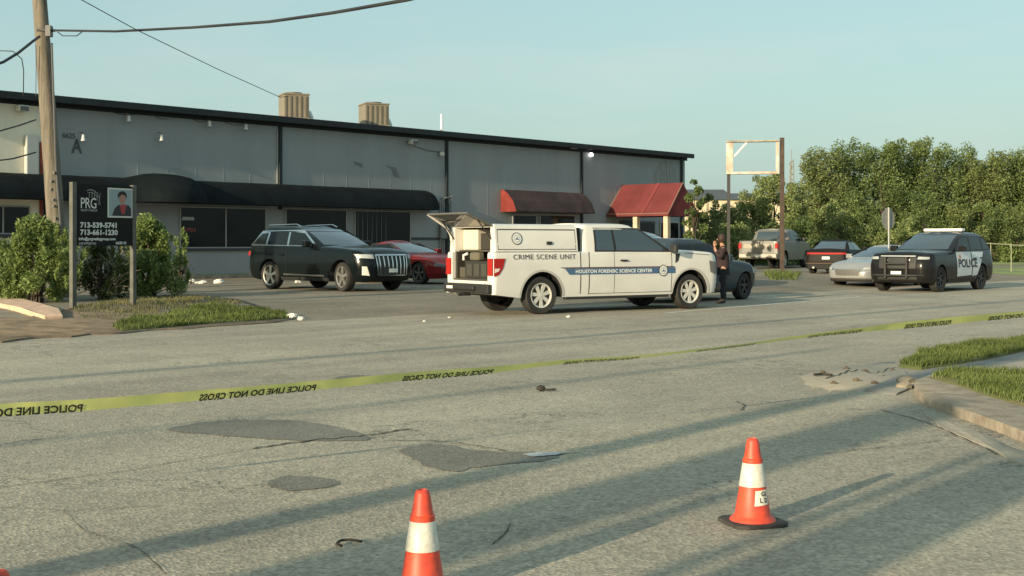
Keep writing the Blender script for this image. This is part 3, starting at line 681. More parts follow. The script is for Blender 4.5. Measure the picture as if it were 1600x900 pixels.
# bushes by the black sign
def bush(name, label, px, py, w, h, seed, lm, n, ls, dep=None, twigs=0, lob=26):
    r = random.Random(seed); b = G(px, py); e = thing(name, label, 'bush', b, 0)
    lobes = []; mb = MB(); 
    for i in range(lob):
        q = r.uniform(0, 6.3); zz = (i+.5)/lob; rr = w*math.sin(min(1, zz*.9+.32)*math.pi*.93)**.7*r.uniform(.35, .9); s = w*r.uniform(.2, .34)
        c = (rr*math.cos(q), rr*math.sin(q)*.7, h*zz*.92+.1); lobes.append((*c, s, s, s*r.uniform(.8, 1.4)))
        mb.tube([(r.uniform(-.1, .1), r.uniform(-.1, .1), 0), (c[0]*.4, c[1]*.4, c[2]*.55), c], [.022, .014, .004], 5)
    for i in range(lob*3):
        q = r.uniform(0, 6.3); rr = w*r.uniform(.4, 1.22); z_ = h*r.uniform(.2, 1.14)*(1-.3*rr/w); s = w*r.uniform(.04, .075); lobes.append((rr*math.cos(q), rr*math.sin(q)*.7, z_, s*.9, s*.9, s*3.2))
    mb.build('stem', M_bark, e, smooth=50)
    C = lobes_cloud([l_ for l_ in lobes], n, seed, .3, .55); C = C[C[:, 2] > .02]; V, F = leaves(C, ls, seed+1, .34); leafmesh('foliage', V, F, lm, e)
    if twigs:
        mb = MB()
        for i in range(twigs):
            x, z = r.uniform(-w, w), r.uniform(.1, h*.8); q = r.uniform(.2, 1.4); L = r.uniform(.25, .6); p = Vector((x, -w*.62+r.uniform(-.15, .1), z)); d = Vector((math.cos(q)*r.choice((-1, 1)), r.uniform(-.3, .2), math.sin(q)))
            mb.tube([p, p+d*L*.5, p+d*L+Vector((.05, 0, -.04))], [.012, .009, .004], 5)
        mb.build('dead_branch', mat('dead_wood', (.2, .16, .11), .9), e)
    return e
bush('leafy_bush', 'large bright green bush left of the black sign, beside the pale kerb', 58, 473, .86, 1.85, 201, LM3, 22000, .085)
bush('leafy_bush', 'lower green bush at the left edge of the picture, over the pale kerb', 4, 470, .85, 1.25, 206, LM3, 15000, .085)
bush('leafy_bush', 'green bush tucked round the foot of the wooden pole', 84, 464, .62, 1.75, 202, LM3, 13000, .085)
bush('leafy_bush', 'dark bush with bare dead branches right behind the sign posts', 160, 468, .66, 1.35, 203, LMD, 9000, .08, twigs=22)
bush('leafy_bush', 'tall bright green bush right of the black sign', 236, 464, .82, 1.9, 204, LM3, 24000, .085)
bush('leafy_bush', 'small grey dry bush at the wall, right of the tall green bush', 281, 449, .34, .95, 205, leafmat('leaf_grey', (.09, .1, .08), (.17, .18, .15)), 3000, .09)
# grass on the verges
def pip(x, y, poly):
    c = False; n = len(poly)
    for i in range(n):
        (x1, y1), (x2, y2) = poly[i], poly[(i+1) % n]
        if (y1 > y) != (y2 > y) and x < (x2-x1)*(y-y1)/(y2-y1)+x1: c = not c
    return c
def grass(name, pp, n, h, wd, m, seed, top):
    poly = gpts(pp); xs = [p[0] for p in poly]; ys = [p[1] for p in poly]; r = random.Random(seed); V = []; F = []; c = 0
    from mathutils import noise
    while c < n:
        x, y = r.uniform(min(xs), max(xs)), r.uniform(min(ys), max(ys))
        if not pip(x, y, poly): continue
        d = noise.noise(Vector((x*1.7, y*1.7, seed)))
        if r.random() > .75+d*1.1: c += .2; continue
        hh = h*r.uniform(.4, 1.2)*(1+d*.7); q = r.uniform(0, 6.3); a = Vector((math.cos(q), math.sin(q), 0))*wd*r.uniform(.6, 1.3); z = gz(x, y)+top
        l = Vector((r.uniform(-.6, .6), r.uniform(-.6, .6), 0))*hh; b = len(V); p = Vector((x, y, z-.01))
        V += [p-a, p+a, p+a*.6+l*.4+Vector((0, 0, hh*.6)), p-a*.6+l*.4+Vector((0, 0, hh*.6)), p+l+Vector((0, 0, hh))]; F += [(b, b+1, b+2, b+3), (b+3, b+2, b+4)]; c += 1
    me = bpy.data.meshes.new(name); me.from_pydata([tuple(v) for v in V], [], F); me.materials.append(m); o = link(name, me); tag(o, kind='stuff'); return o
LG = leafmat('grass_blade', (.075, .105, .022), (.16, .20, .05), .3)
tag(grass('grass', vb_in, 16000, .075, .005, LG, 1, .11), 'short green grass on the kerbed corner verge nearest the camera', 'grass')
tag(grass('grass', vergeA, 15000, .085, .006, LG, 2, .05), 'green grass strip between the road and the walk at right', 'grass')
tag(grass('grass', vergeL, 16000, 0.09, .009, LG, 3, .04), 'green grass strip along the road below the black sign', 'grass')
tag(grass('grass', [(110, 482), (200, 468), (300, 463), (380, 474), (330, 482), (210, 494), (130, 500)], 5000, .06, .008, leafmat('dry_blade', (.11, .115, .04), (.2, .19, .08)), 4, .03), 'dry straw-coloured grass around the sign posts', 'grass')
tag(grass('grass', [(1192, 428), (1252, 428), (1244, 438), (1205, 438)], 900, .2, .02, LG, 5, 0), 'tuft of grass at the foot of the right sign frame post', 'grass')

# ------------------------------------------------------------------ distance
M_far = mat('far_cream', (.55, .46, .33), .8, var=.1); M_fard = mat('far_roof', (.075, .08, .085), .7)
def far_building(label, p0, p1, Y, ytop, ybase, roofh, name='distant_building'):
    a, b = P(p0, HY, Y), P(p1, HY, Y); hgt = topz(ytop, Y); w = b.x-a.x
    e = thing(name, label, 'building', (a.x, Y, LOT))
    mb = MB(); mb.box(0, w, 0, 18, -.3, hgt); mb.build('wall', M_far, e)
    mb = MB(); mb.add([(-.4, -.4, hgt+.003), (w+.4, -.4, hgt+.003), (w+.4, 9, hgt+roofh), (-.4, 9, hgt+roofh), (w+.4, 18.4, hgt+.003), (-.4, 18.4, hgt+.003)], [(0, 1, 2, 3), (3, 2, 4, 5), (0, 3, 5), (1, 4, 2), (0, 5, 4, 1)]); mb.build('roof', M_fard, e)
    mb = MB()
    for k in range(int(w/4)): mb.box(1.5+k*4, 3+k*4, -.04, -.003, hgt*.45, hgt*.7)
    mb.build('window', M_glass, e); return e
far_building('long cream building with a low dark roof, seen between the shrubs and the sign frame', 1060, 1290, 150, 312, 400, 1.1)
far_building('dark low roof far off, just right of the building corner', 1040, 1142, 190, 309, 400, 1.6)
t = thing('radio_mast', 'thin distant mast rising just right of the tall sign frame', 'mast', gbase(1237, 140)); hm = topz(252, 140)
mb = MB()
for q in range(3): mb.tube([(.35*math.cos(q*2.09), .35*math.sin(q*2.09), 0), (.2*math.cos(q*2.09), .2*math.sin(q*2.09), hm)], .07, 5)
for k in range(16): z = hm*(k+.5)/16; mb.tube([(.33*math.cos(k), .33*math.sin(k), z), (-.3*math.cos(k), -.3*math.sin(k), z+.5)], .045, 4)
mb.tube([(0, 0, hm), (0, 0, hm+1.3)], .04, 5); mb.build('lattice', mat('mast_grey', (.2, .19, .17), .7), t)

# tall empty sign frame
fb = G(1222, 426); YF = fb.y; s = FP/YF
fl = P(1138.5, HY, YF+.5)
FR = thing('sign_frame', 'tall empty rusty white sign frame on two brown posts, nothing in it but sky', 'sign frame', fb, math.atan2(.5, fl.x-fb.x)-math.pi)
fw = math.hypot(fl.x-fb.x, .5); M_rust = mat('rusty_white', (.6, .56, .48), .7, var=.5, vscale=1.6, vcol=(.34, .22, .15)); M_brown = mat('post_brown', (.055, .038, .028), .8, var=.3)
M_dp = mat('post_dark', (.03, .03, .028), .7)
zt_, zb_ = topz(217, YF), topz(268, YF)
mb = MB(); mb.box(-.10, .10, -.10, .10, -.1, zt_+.05); mb.box(-.05, .05, -.107, -.102, .0, zb_); mb.build('post', M_brown, FR)
mb = MB(); mb.box(-fw-.07, -fw+.07, -.07, .07, -.1, zb_-.01); mb.build('post', M_dp, FR)
mb = MB(); D = .2
mb.box(-fw-.1, -.131, -D, D, zb_-.10, zb_+.0); mb.build('frame_rail', M_rust, FR)
mb = MB(); mb.box(-fw-.1, -.131, -D, D, zt_-.12, zt_-.05); mb.build('frame_rail', mat('rail_worn', (.28, .25, .2), .7, var=.4, vscale=3), FR)
mb = MB(); mb.box(-fw-.1, -fw+.2, -D, -D+.04, zb_+.003, zt_-.143); mb.box(-fw-.1, -fw+.02, -D+.043, D, zb_+.003, zt_-.143); mb.build('frame_side', M_rust, FR)
mb = MB(); mb.box(-.27, -.133, -D, -D+.04, zb_+.003, zt_-.143); mb.build('frame_side', M_rust, FR)
mb = MB(); mb.tube([(-fw+.25, -.1, zt_-.75), (-fw+.8, -.1, zt_-.15)], .05, 6); mb.build('brace', mat('white_strap', (.7, .7, .66), .6), FR)
# back of a stop sign
YS = 45.; b_ = gbase(1389, YS); ST = thing('road_sign', 'back of an octagonal sign on a thin post behind the silver sedan', 'road sign', b_, R(40))
zc = CH-(342-HY)/FP*YS-b_.z
mb = MB(); mb.box(-.03, .03, -.02, .02, -.1, zc+.40); mb.build('post', mat('galvanised', (.45, .45, .42), .5, metal=.3), ST)
mb = MB(); M_ = Matrix.Translation((0, .03, zc)) @ Matrix.Rotation(R(90), 4, 'X'); mb.prism([(.4*math.cos(R(22.5+45*k))/math.cos(R(22.5))*.95, .4*math.sin(R(22.5+45*k))/math.cos(R(22.5))*.95) for k in range(8)], -.003, .003, 0, M_); mb.build('plate', mat('sign_back', (.27, .26, .23), .55, var=.15), ST)
# pipe rail along the grass at right
e = thing('pipe_rail', 'low pale pipe rail along the grass at the right edge', 'fence', gbase(1545, 62)); mb = MB(); A = P(1545, HY, 62)
for k, (px, Y) in enumerate([(1548, 62), (1580, 60), (1612, 58), (1650, 56)]):
    q = gbase(px, Y)-e.location; mb2 = MB(); mb2.tube([q, q+Vector((0, 0, 1.33))], .02, 6); mb2.build('post', mat('rail_pale', (.3, .32, .2), .6), e)
mb.tube([gbase(1540, 62.5)-e.location+Vector((0, 0, 1.3)), gbase(1660, 55.5)-e.location+Vector((0, 0, 1.3))], .022, 6); mb.build('rail', mat('rail_pale', (.5, .5, .36)), e)

# ------------------------------------------------------------------ vehicles
M_tyre = mat('tyre', (.022, .021, .02), .85, var=.25, vscale=6)
M_blk = mat('black_plastic', (.02, .02, .02), .6)
M_under = mat('underbody', (.012, .012, .012), .9)
M_autoglass = mat('auto_glass', (.008, .012, .014), .08, spec=.25)
M_ws = mat('windscreen_glass', (.03, .045, .055), .06, spec=.9, coat=.6)
M_chrome = mat('chrome', (.65, .65, .63), .18, metal=1)
M_alloy = mat('alloy', (.5, .49, .46), .3, metal=.85)
M_rback = mat('rim_recess', (.075, .07, .065), .5, metal=.3)
M_steel = mat('dark_steel_wheel', (.05, .05, .052), .45, metal=.5)
M_plate = mat('plate_white', (.7, .7, .66), .5)
M_lampg = mat('headlamp_glass', (.33, .35, .35), .2, spec=.5)
M_tail = mat('tail_red', (.34, .018, .014), .6, spec=.2)
M_shut = mat('panel_gap', (.01, .01, .01), .9)
def ip(tab, x):
    if x <= tab[0][0]: return tab[0][1]
    for (a, b), (c, d) in zip(tab, tab[1:]):
        if x <= c: return b+(d-b)*(x-a)/(c-a) if c > a else d
    return tab[-1][1]
def smooth_tab(tab, it=2):
    """corner-cut a profile so that it bends softly"""
    for _ in range(it):
        o = [tab[0]]
        for (a, b), (c, d) in zip(tab, tab[1:]):
            o += [(a+.22*(c-a), b+.22*(d-b)), (a+.78*(c-a), b+.78*(d-b))]
        tab = o+[tab[-1]]
    return tab
class Car:
    def __init__(s, root, **k):
        s.e = root; s.__dict__.update(k); s.top = smooth_tab(s.top); s.xf = s.wb+s.fo; s.xr = -s.ro
    # plan outline
    def w(s, x):
        if x > s.xf-s.fcx: t = min(1, (x-(s.xf-s.fcx))/s.fcx); return s.hw-s.fcy*(1-math.sqrt(max(0, 1-t**s.fp)))
        if x < s.xr+s.rcx: t = min(1, ((s.xr+s.rcx)-x)/s.rcx); return s.hw-s.rcy*(1-math.sqrt(max(0, 1-t**s.fp)))
        return s.hw
    def ins(s, z): return ip(s.sec, z)
    def side(s, x, z, sg): return Vector((x, sg*(s.w(x)-s.ins(z)), z))
    def front(s, y, z):
        ay = abs(y)+s.ins(z)*.4; we = s.hw-s.fcy
        x = s.xf-s.bow*0
        if ay > we: t = min(1, (ay-we)/s.fcy); x = s.xf-s.fcx+s.fcx*(max(0, 1-(1-math.sqrt(max(0, 1-(1-(1-t))**2)) if False else t)**2))**.5
        return Vector((x+s.bow*(1-(y/s.hw)**2)-s.bow-s.insf(z), y, z))
    def rear(s, y, z):
        ay = abs(y)+s.ins(z)*.4; we = s.hw-s.rcy; x = s.xr
        if ay > we: t = min(1, (ay-we)/s.rcy); x = s.xr+s.rcx-s.rcx*math.sqrt(max(0, 1-t*t))
        return Vector((x-s.rbow*(1-(y/s.hw)**2)+s.rbow+s.insr(z), y, z))
    def insf(s, z): return ip(s.secf, z)
    def insr(s, z): return ip(s.secr, z)
    def outline(s):
        xs = set()
        for a in (0, s.wb):
            for k in range(17): xs.add(round(a+s.ar*math.cos(math.pi*k/16), 4))
        n = 44
        for k in range(n+1): xs.add(round(s.xr+s.rcx+(s.xf-s.fcx-s.xr-s.rcx)*k/n, 4))
        xs = sorted(x for x in xs if s.xr+s.rcx-1e-6 <= x <= s.xf-s.fcx+1e-6)
        pts = []                                        # (x, y, nx, ny)
        we = s.hw-s.rcy
        for k in range(5): y = we*k/5; pts.append((s.xr, y, -1, 0))
        for k in range(9):
            q = math.pi/2*k/9; pts.append((s.xr+s.rcx-s.rcx*math.cos(q), we+s.rcy*math.sin(q), -math.cos(q), math.sin(q)))
        for x in xs: pts.append((x, s.hw, 0, 1))
        we = s.hw-s.fcy
        for k in range(9, 0, -1):
            q = math.pi/2*(9-k+1)/9; pts.append((s.xf-s.fcx+s.fcx*math.sin(q), we+s.fcy*math.cos(q), math.sin(q), math.cos(q)))
        for k in range(4, -1, -1): y = we*k/5; pts.append((s.xf, y, 1, 0))
        return pts
    def zbot(s, x):
        z = s.clr + max(0, (x-s.wb-s.ar))*s.frise + max(0, -s.ar-x)*s.rrise
        for a in (0, s.wb):
            d = abs(x-a)
            if d < s.ar: z = max(z, s.rw-.02+math.sqrt(s.ar**2-d*d))
        return z
    def body(s, paint, name='body'):
        O = s.outline(); r = s.er; mb = MB(); cols = []
        lv = [0, .12, .26, .4, .55, .7, .85, 1]
        for (x, y, nx, ny) in O:
            zt, zb = ip(s.top, x), s.zbot(x); zb = min(zb, zt-.05); c = []
            zz = [zb+(zt-r-zb)*q for q in lv]+[zt-r*q for q in (.65, .35, .12, 0)]
            for z in zz:
                z = max(z, zb); d = zt-z; i_ = (s.ins(z)*abs(ny)+(s.insf(z) if nx > 0 else s.insr(z))*abs(nx))
                if d < r: i_ += r-math.sqrt(max(0, r*r-(r-d)**2))
                px, py = x-nx*i_, y-ny*i_
                if x > s.wb: px += s.bow*(-(py/s.hw)**2)*min(1, (x-s.wb)/(s.fo))
                if x < 0: px += s.rbow*((py/s.hw)**2)*min(1, -x/s.ro)
                c.append((px, max(0, py) if y > 0 else 0, z))
            cols.append(c)
        n = len(cols); k = len(cols[0])
        for sg in (1, -1):
            V = [(x, y*sg, z) for c in cols for x, y, z in c]
            F = [(i*k+j, (i+1)*k+j, (i+1)*k+j+1, i*k+j+1) for i in range(n-1) for j in range(k-1)]
            mb.add(V, F, 0)
        m = 6; V = []; 
        for c in cols:
            x, y, z = c[-1]; 
            for q in range(m+1):
                t = 1-2*q/m; V.append((x, y*t, z+s.crown*(1-t*t)*min(1, y/s.hw*1.2)))
        mb.add(V, [(i*(m+1)+j, (i+1)*(m+1)+j, (i+1)*(m+1)+j+1, i*(m+1)+j+1) for i in range(n-1) for j in range(m)], 0)
        V = []
        for c in cols: x, y, z = c[0]; V += [(x, y, z), (x, -y, z)]
        mb.add(V, [(2*i, 2*i+1, 2*i+3, 2*i+2) for i in range(n-1)], 1)
        return mb.build(name, [paint, M_under], s.e, smooth=38, weld=True)
    def inner_wells(s):
        for a in (0, s.wb):
            for sg in (1, -1): mb = MB(); mb.box(a-s.ar*.98, a+s.ar*.98, sg*(s.hw-.34)-.01, sg*(s.hw-.34)+.01, s.clr, s.rw+s.ar*.85); mb.build('wheel_well', M_under, s.e)
    # cabin: levels [(z, x rear, x front, half width)]
    def cabin(s, paint, lev, rc=.09, gb=.12, rb=.06, crown=.035, name='cabin', cap=True):
        s.lev = lev; s.gb, s.rb = gb, rb; mb = MB(); rows = []
        for z, a, b, w in lev:
            pts = []
            for k in range(5): y = (w-rc)*k/4; pts.append((a+rb*(y/w)**2, y))
            for k in range(1, 5): q = math.pi/2*k/4; pts.append((a+rb+rc-rc*math.cos(q)*1.0-0, w-rc+rc*math.sin(q)))
            for k in range(1, 12): pts.append((a+rb+rc+(b-gb-a-rb-2*rc)*k/12, w+.012*math.sin(math.pi*k/12)))
            for k in range(4, 0, -1): q = math.pi/2*k/4; pts.append((b-gb-rc+rc*math.cos(q), w-rc+rc*math.sin(q)))
            for k in range(4, -1, -1): y = (w-rc)*k/4; pts.append((b-gb*(y/w)**2, y))
            rows.append([(x, y, z) for x, y in pts])
        n = len(rows[0])
        for sg in (1, -1):
            V = [(x, y*sg, z) for r_ in rows for x, y, z in r_]
            mb.add(V, [(i*n+j, i*n+j+1, (i+1)*n+j+1, (i+1)*n+j) for i in range(len(rows)-1) for j in range(n-1)])
        for r_, c_ in ((rows[-1], crown), (rows[0], 0)):
            V = []; m = 6
            for x, y, z in r_:
                for q in range(m+1): t = 1-2*q/m; V.append((x, y*t, z+c_*(1-t*t)*min(1, y/.5)))
            mb.add(V, [(i*(m+1)+j, (i+1)*(m+1)+j, (i+1)*(m+1)+j+1, i*(m+1)+j+1) for i in range(n-1) for j in range(m)])
        return mb.build(name, paint, s.e, smooth=35, weld=True)
    def L(s, z): return [ip([(l[0], l[i]) for l in s.lev], z) for i in (1, 2, 3)]
    def cside(s, x, z, sg): a, b, w = s.L(z); t = (x-a)/(b-a); return Vector((x, sg*(w+.012*math.sin(math.pi*max(0, min(1, t)))), z))
    def cfront(s, y, z): a, b, w = s.L(z); return Vector((b-s.gb*(y/w)**2, y, z))
    def crear(s, y, z): a, b, w = s.L(z); return Vector((a+s.rb*(y/w)**2, y, z))
    # four-cornered panel laid on a surface; fn(a, z) -> point, out = outward direction
    def panel(s, name, m, fn, quad, out, par=None, off=.006, n=8, k=5, th=0):
        out = Vector(out); mb = MB(); (a0, z0), (a1, z1), (a2, z2), (a3, z3) = quad     # bottom-left, bottom-right, top-right, top-left
        def f(u, v):
            a = (a0*(1-u)+a1*u)*(1-v)+(a3*(1-u)+a2*u)*v; z = (z0*(1-u)+z1*u)*(1-v)+(z3*(1-u)+z2*u)*v
            return fn(a, z)+out*off
        mb.grid(f, n, k)
        if th:
            b = len(mb.v)//1; g = MB(); g.grid(lambda u, v: f(u, v)-out*(off+.01), n, k); mb.add(g.v, g.f)
        return mb.build(name, m, par or s.e, smooth=60)
    def sp(s, name, m, quad, sg, par=None, off=.006, n=8, k=5, cab=False):
        fn = (lambda x, z: s.cside(x, z, sg)) if cab else (lambda x, z: s.side(x, z, sg))
        return s.panel(name, m, fn, quad, (0, sg, 0), par, off, n, k)
    def fp_(s, name, m, quad, par=None, off=.008, n=10, k=4, cab=False): return s.panel(name, m, s.cfront if cab else s.front, quad, (1, 0, .3 if cab else 0), par, off, n, k)
    def rp_(s, name, m, quad, par=None, off=.008, n=10, k=4, cab=False): return s.panel(name, m, s.crear if cab else s.rear, quad, (-1, 0, .3 if cab else 0), par, off, n, k)
    def gap(s, pts, sg, wd=.012, name='door_gap'):
        mb = MB(); pp = []
        for a, b in zip(pts, pts[1:]):
            for q in range(6): pp.append((a[0]+(b[0]-a[0])*q/6, a[1]+(b[1]-a[1])*q/6))
        pp.append(pts[-1]); V = []
        for i, p in enumerate(pp):
            d = Vector((pp[min(i+1, len(pp)-1)][0]-pp[max(i-1, 0)][0], pp[min(i+1, len(pp)-1)][1]-pp[max(i-1, 0)][1])).normalized()
            for e_ in (1, -1):
                x, z = p[0]-d.y*wd*e_*.5, p[1]+d.x*wd*e_*.5; q_ = s.side(x, z, sg); V.append(q_+Vector((0, sg*.004, 0)))
        mb.add(V, [(2*i, 2*i+1, 2*i+3, 2*i+2) for i in range(len(pp)-1)]); return mb.build(name, M_shut, s.e)
    def text(s, name, txt, m, x0, z0, size, sg, par=None, fat=0, sq=1, sp_=1, off=.009, fn=None):
        v, f, w = text_geo(txt, size, sp_, 'LEFT', fat, sq); dirx = 1 if sg < 0 else -1; fn = fn or (lambda x, z: s.side(x, z, sg))
        mb = MB(); mb.add([fn(x0+dirx*x, z0+y)+Vector((0, sg*off, 0)) for x, y in v], f); return mb.build(name, m, par or s.e, normals=False)
    def wheels(s, rimm, spokes=6, wd=.24, style='spoke', turn=0):
        for a in (0, s.wb):
            for sg in (1, -1):
                W_ = link('wheel', None, s.e, (a, sg*(s.hw-wd/2-.035), s.rw), R(turn) if a else 0)
                rr = s.rim; h = wd/2; mb = MB()
                mb.lathe([(rr*.98, -h*.85), (s.rw*.93, -h), (s.rw*.985, -h*.8), (s.rw, -h*.5), (s.rw, h*.5), (s.rw*.985, h*.8), (s.rw*.93, h), (rr*.98, h*.85)], 36, 'y', closed=True); mb.build('tyre', M_tyre, W_, smooth=40)
                mb = MB(); mb.lathe([(rr, sg*h*.88), (rr*.93, sg*h*.8), (rr*.88, sg*h*.35), (rr*.3, sg*h*.25), (0, sg*h*.25)], 30, 'y', mi=1)
                mb.lathe([(rr*1.0, sg*h*.84), (rr*.99, sg*h*.93), (rr*.9, sg*h*.86), (rr*.88, sg*h*.6)], 30, 'y')
                mb.lathe([(0, sg*h*.8), (rr*.2, sg*h*.78), (rr*.24, sg*h*.6), (rr*.24, sg*h*.25)], 16, 'y')
                for k in range(spokes):
                    q = 2*math.pi*k/spokes+.3; M_ = Matrix.Rotation(-q, 4, 'Y'); ww = rr*(.13 if spokes <= 6 else .125); y0, y1 = sorted((-sg*h*.45, -sg*h*.76))
                    mb.prism([(rr*.18, -ww*.9), (rr*.93, -ww*1.3), (rr*.93, ww*1.3), (rr*.18, ww*.9)], y0, y1, 0, M_ @ Matrix.Rotation(R(90), 4, 'X'))
                mb.build('rim', [rimm, s.__dict__.get('rback', M_under)], W_, smooth=35)
    def mirror(s, paint, x, z, sg):
        y = sg*(s.hw-.02); mb = MB(); mb.box(x-.07, x+.09, min(y, y+sg*.22), max(y, y+sg*.22), z, z+.17); o = mb.build('mirror', paint, s.e, bevel=.03)
    def handle(s, m, x, z, sg): 
        y = s.side(x, z, sg).y; mb = MB(); mb.box(x-.1, x+.1, min(y+sg*.004, y+sg*.035), max(y+sg*.004, y+sg*.035), z-.018, z+.018); mb.build('door_handle', m, s.e, bevel=.008)
    def place(s, px, py, lx, ly, ang, scale=1):
        g = G(px, py); a = R(ang); v = Vector((lx*math.cos(a)-ly*math.sin(a), lx*math.sin(a)+ly*math.cos(a)))*scale
        x, y = g.x-v.x, g.y-v.y; s.e.rotation_euler = (0, 0, a); s.e.scale = (scale,)*3
        f = Vector((x+s.wb*math.cos(a), y+s.wb*math.sin(a))); zr, zf = gz(x, y), gz(*f)
        s.e.location = (x, y, g.z if abs(zr-zf) < .01 else zr); s.e.rotation_euler = (0, -math.atan2(zf-zr, s.wb), a)
SEC = [(.2, .10), (.35, .035), (.5, .01), (.75, 0), (.95, .015), (1.15, .05), (1.4, .09)]
SECF = [(.2, .12), (.4, .0), (.7, 0), (.9, .04), (1.1, .12)]
def paint(name, c, rough=.28, metal=0, coat=.8): return mat(name, c, rough-.06, metal=metal, coat=coat*.12, spec=.2, var=.06, vscale=1.2)

# ---- white pickup with cargo cap
P_white = paint('white_paint', (.62, .61, .575), .35, coat=.4)
def build_truck():
    e = thing('pickup_truck', 'white pickup truck with blue stripe and cargo cap, its rear hatch standing open', 'pickup truck')
    c = Car(e, wb=4.14, fo=.93, ro=1.22, hw=1.0, rw=.405, rim=.27, rback=M_rback, ar=.53, clr=.36, frise=.05, rrise=.12, er=.06, crown=.03, fcx=.28, fcy=.2, rcx=.08, rcy=.06, fp=2, bow=.05, rbow=0,
      sec=[(.3, .05), (.5, .015), (.8, 0), (1.1, .0), (1.4, .03)], secf=[(.3, .06), (.5, 0), (1.0, 0), (1.3, .05)], secr=[(.3, 0), (1.4, 0)],
      top=[(-1.22, 1.34), (1.2, 1.34), (3.45, 1.34), (3.7, 1.35), (4.3, 1.345), (4.86, 1.31), (5.02, 1.26), (5.07, 1.16)])
    b = c.body(P_white)
    c.cabin(P_white, [(1.30, 1.08, 3.80, .97), (1.36, 1.08, 3.68, .955), (1.5, 1.09, 3.42, .93), (1.7, 1.11, 3.06, .87), (1.84, 1.14, 2.82, .82), (1.92, 1.18, 2.66, .77), (1.95, 1.26, 2.52, .70)], rc=.1, gb=.14, rb=.02, crown=.02)
    # cap
    mb = MB(); z0, z1, x0, x1 = 1.345, 1.93, -1.15, .95
    lv = [(z0, .965, 0), (1.5, .95, 0), (1.84, .90, -.0), (1.90, .87, .015), (z1, .80, .05)]
    V = []; 
    for z, w, i_ in lv:
        for x, y in ((x0+i_, -w), (x1-i_, -w), (x1-i_, w), (x0+i_, w)): V.append((x, y, z))
    F = [(i*4+j, i*4+(j+1) % 4, (i+1)*4+(j+1) % 4, (i+1)*4+j) for i in range(len(lv)-1) for j in range(4)]+[(3, 2, 1, 0), (16, 17, 18, 19)]
    mb.add(V, F); cap = mb.build('cargo_cap', P_white, e, smooth=30)
    cut = MB(); cut.box(-2, .35, -.74, .74, .72, 1.86); co = cut.build('cutter', P_white, e)
    for o in (b, cap):
        md = o.modifiers.new('b', 'BOOLEAN'); md.operation = 'DIFFERENCE'; md.object = co; md.solver = 'EXACT'
    bpy.context.view_layer.update(); dg = bpy.context.evaluated_depsgraph_get()
    for o in (b, cap):
        me = bpy.data.meshes.new_from_object(o.evaluated_get(dg)); o.modifiers.clear(); o.data = me
        me.polygons.foreach_set('use_smooth', [True]*len(me.polygons)); me.set_sharp_from_angle(angle=R(35))
    bpy.data.objects.remove(co)
    cw = lambda z: ip([(a_, b_) for a_, b_, _ in lv], z)
    def capside(x, z, sg=-1): return Vector((x, sg*cw(z), z))
    for sg in (1, -1):
        mb = MB()
        for q in ([(-1.1, 1.385), (.9, 1.385), (.9, 1.398), (-1.1, 1.398)], [(-1.1, 1.80), (.9, 1.80), (.9, 1.822), (-1.1, 1.822)], [(-1.1, 1.385), (-1.088, 1.385), (-1.088, 1.82), (-1.1, 1.82)], [(.89, 1.385), (.902, 1.385), (.902, 1.82), (.89, 1.82)]):
            mb.add([capside(x, z, sg)+Vector((0, sg*.004, 0)) for x, z in q], [(0, 1, 2, 3)])
        mb.build('cap_door_gap', M_shut, cap, normals=False)
        mb = MB(); p = capside(.2, 1.52, sg); mb.box(p.x-.07, p.x+.07, min(p.y, p.y+sg*.025), max(p.y, p.y+sg*.025), 1.49, 1.56); mb.build('latch', M_blk, cap, bevel=.01)
    # open hatch, hinged at the top rear edge
    mb = MB(); h0, h1 = Vector((-1.13, 0, 1.90)), Vector((-1.78, 0, 2.17)); d = h1-h0; nn = Vector((-d.z, 0, d.x)).normalized()*.035
    V = []
    for p, w in ((h0, .82), (h1, .86)):
        for s_ in (-1, 1):
            for t_ in (0, 1): V.append(p+Vector((0, s_*w, 0))+nn*(t_-.0))
    mb.add(V, [(0, 2, 3, 1), (4, 5, 7, 6), (0, 1, 5, 4), (2, 6, 7, 3), (1, 3, 7, 5), (0, 4, 6, 2)]); hatch = mb.build('rear_hatch', mat('hatch_frame', (.10, .10, .09), .4), e)
    mb = MB(); V = [h0+d*a_+Vector((0, w, 0))-nn*.15 for a_, w in ((.1, -.72), (.1, .72), (.9, .76), (.9, -.76))]; mb.add(V, [(0, 1, 2, 3)]); mb.build('hatch_glass', mat('hatch_tint', (.09, .095, .075), .15), hatch, normals=False)
    mb = MB(); V = [h0+d*a_+Vector((0, w, 0))+nn*1.15 for a_, w in ((.1, -.72), (.1, .72), (.9, .76), (.9, -.76))]; mb.add(V, [(0, 1, 2, 3)]); mb.build('hatch_glass', M_autoglass, hatch, normals=False)
    mb = MB(); mb.tube([(-1.1, -.78, 1.55), h0+d*.55+Vector((0, -.76, -.03))], .014, 6); mb.build('gas_strut', M_blk, hatch); mb = MB(); mb.tube([(-1.1, .78, 1.55), h0+d*.55+Vector((0, .76, -.03))], .014, 6); mb.build('gas_strut', M_blk, hatch)
    mb = MB(); mb.tube([(-1.15, .82, 1.36), (-1.2, .84, 1.7), (-1.3, .84, 1.86), h1+Vector((0, .84, -.02))], .03, 6); mb.build('hatch_edge', P_white, hatch)
    # cargo: things of its own are top-level, fixed fittings are parts
    mb = MB(); mb.box(-1.19, .3, -.735, .735, .725, .76); mb.build('cargo_floor', mat('bed_liner', (.06, .058, .05), .9), e)
    mb = MB(); mb.box(-.95, -.1, .1, .73, 1.38, 1.83); mb.build('cargo_cabinet', mat('cabinet_white', (.6, .55, .45), .6), e, bevel=.01)
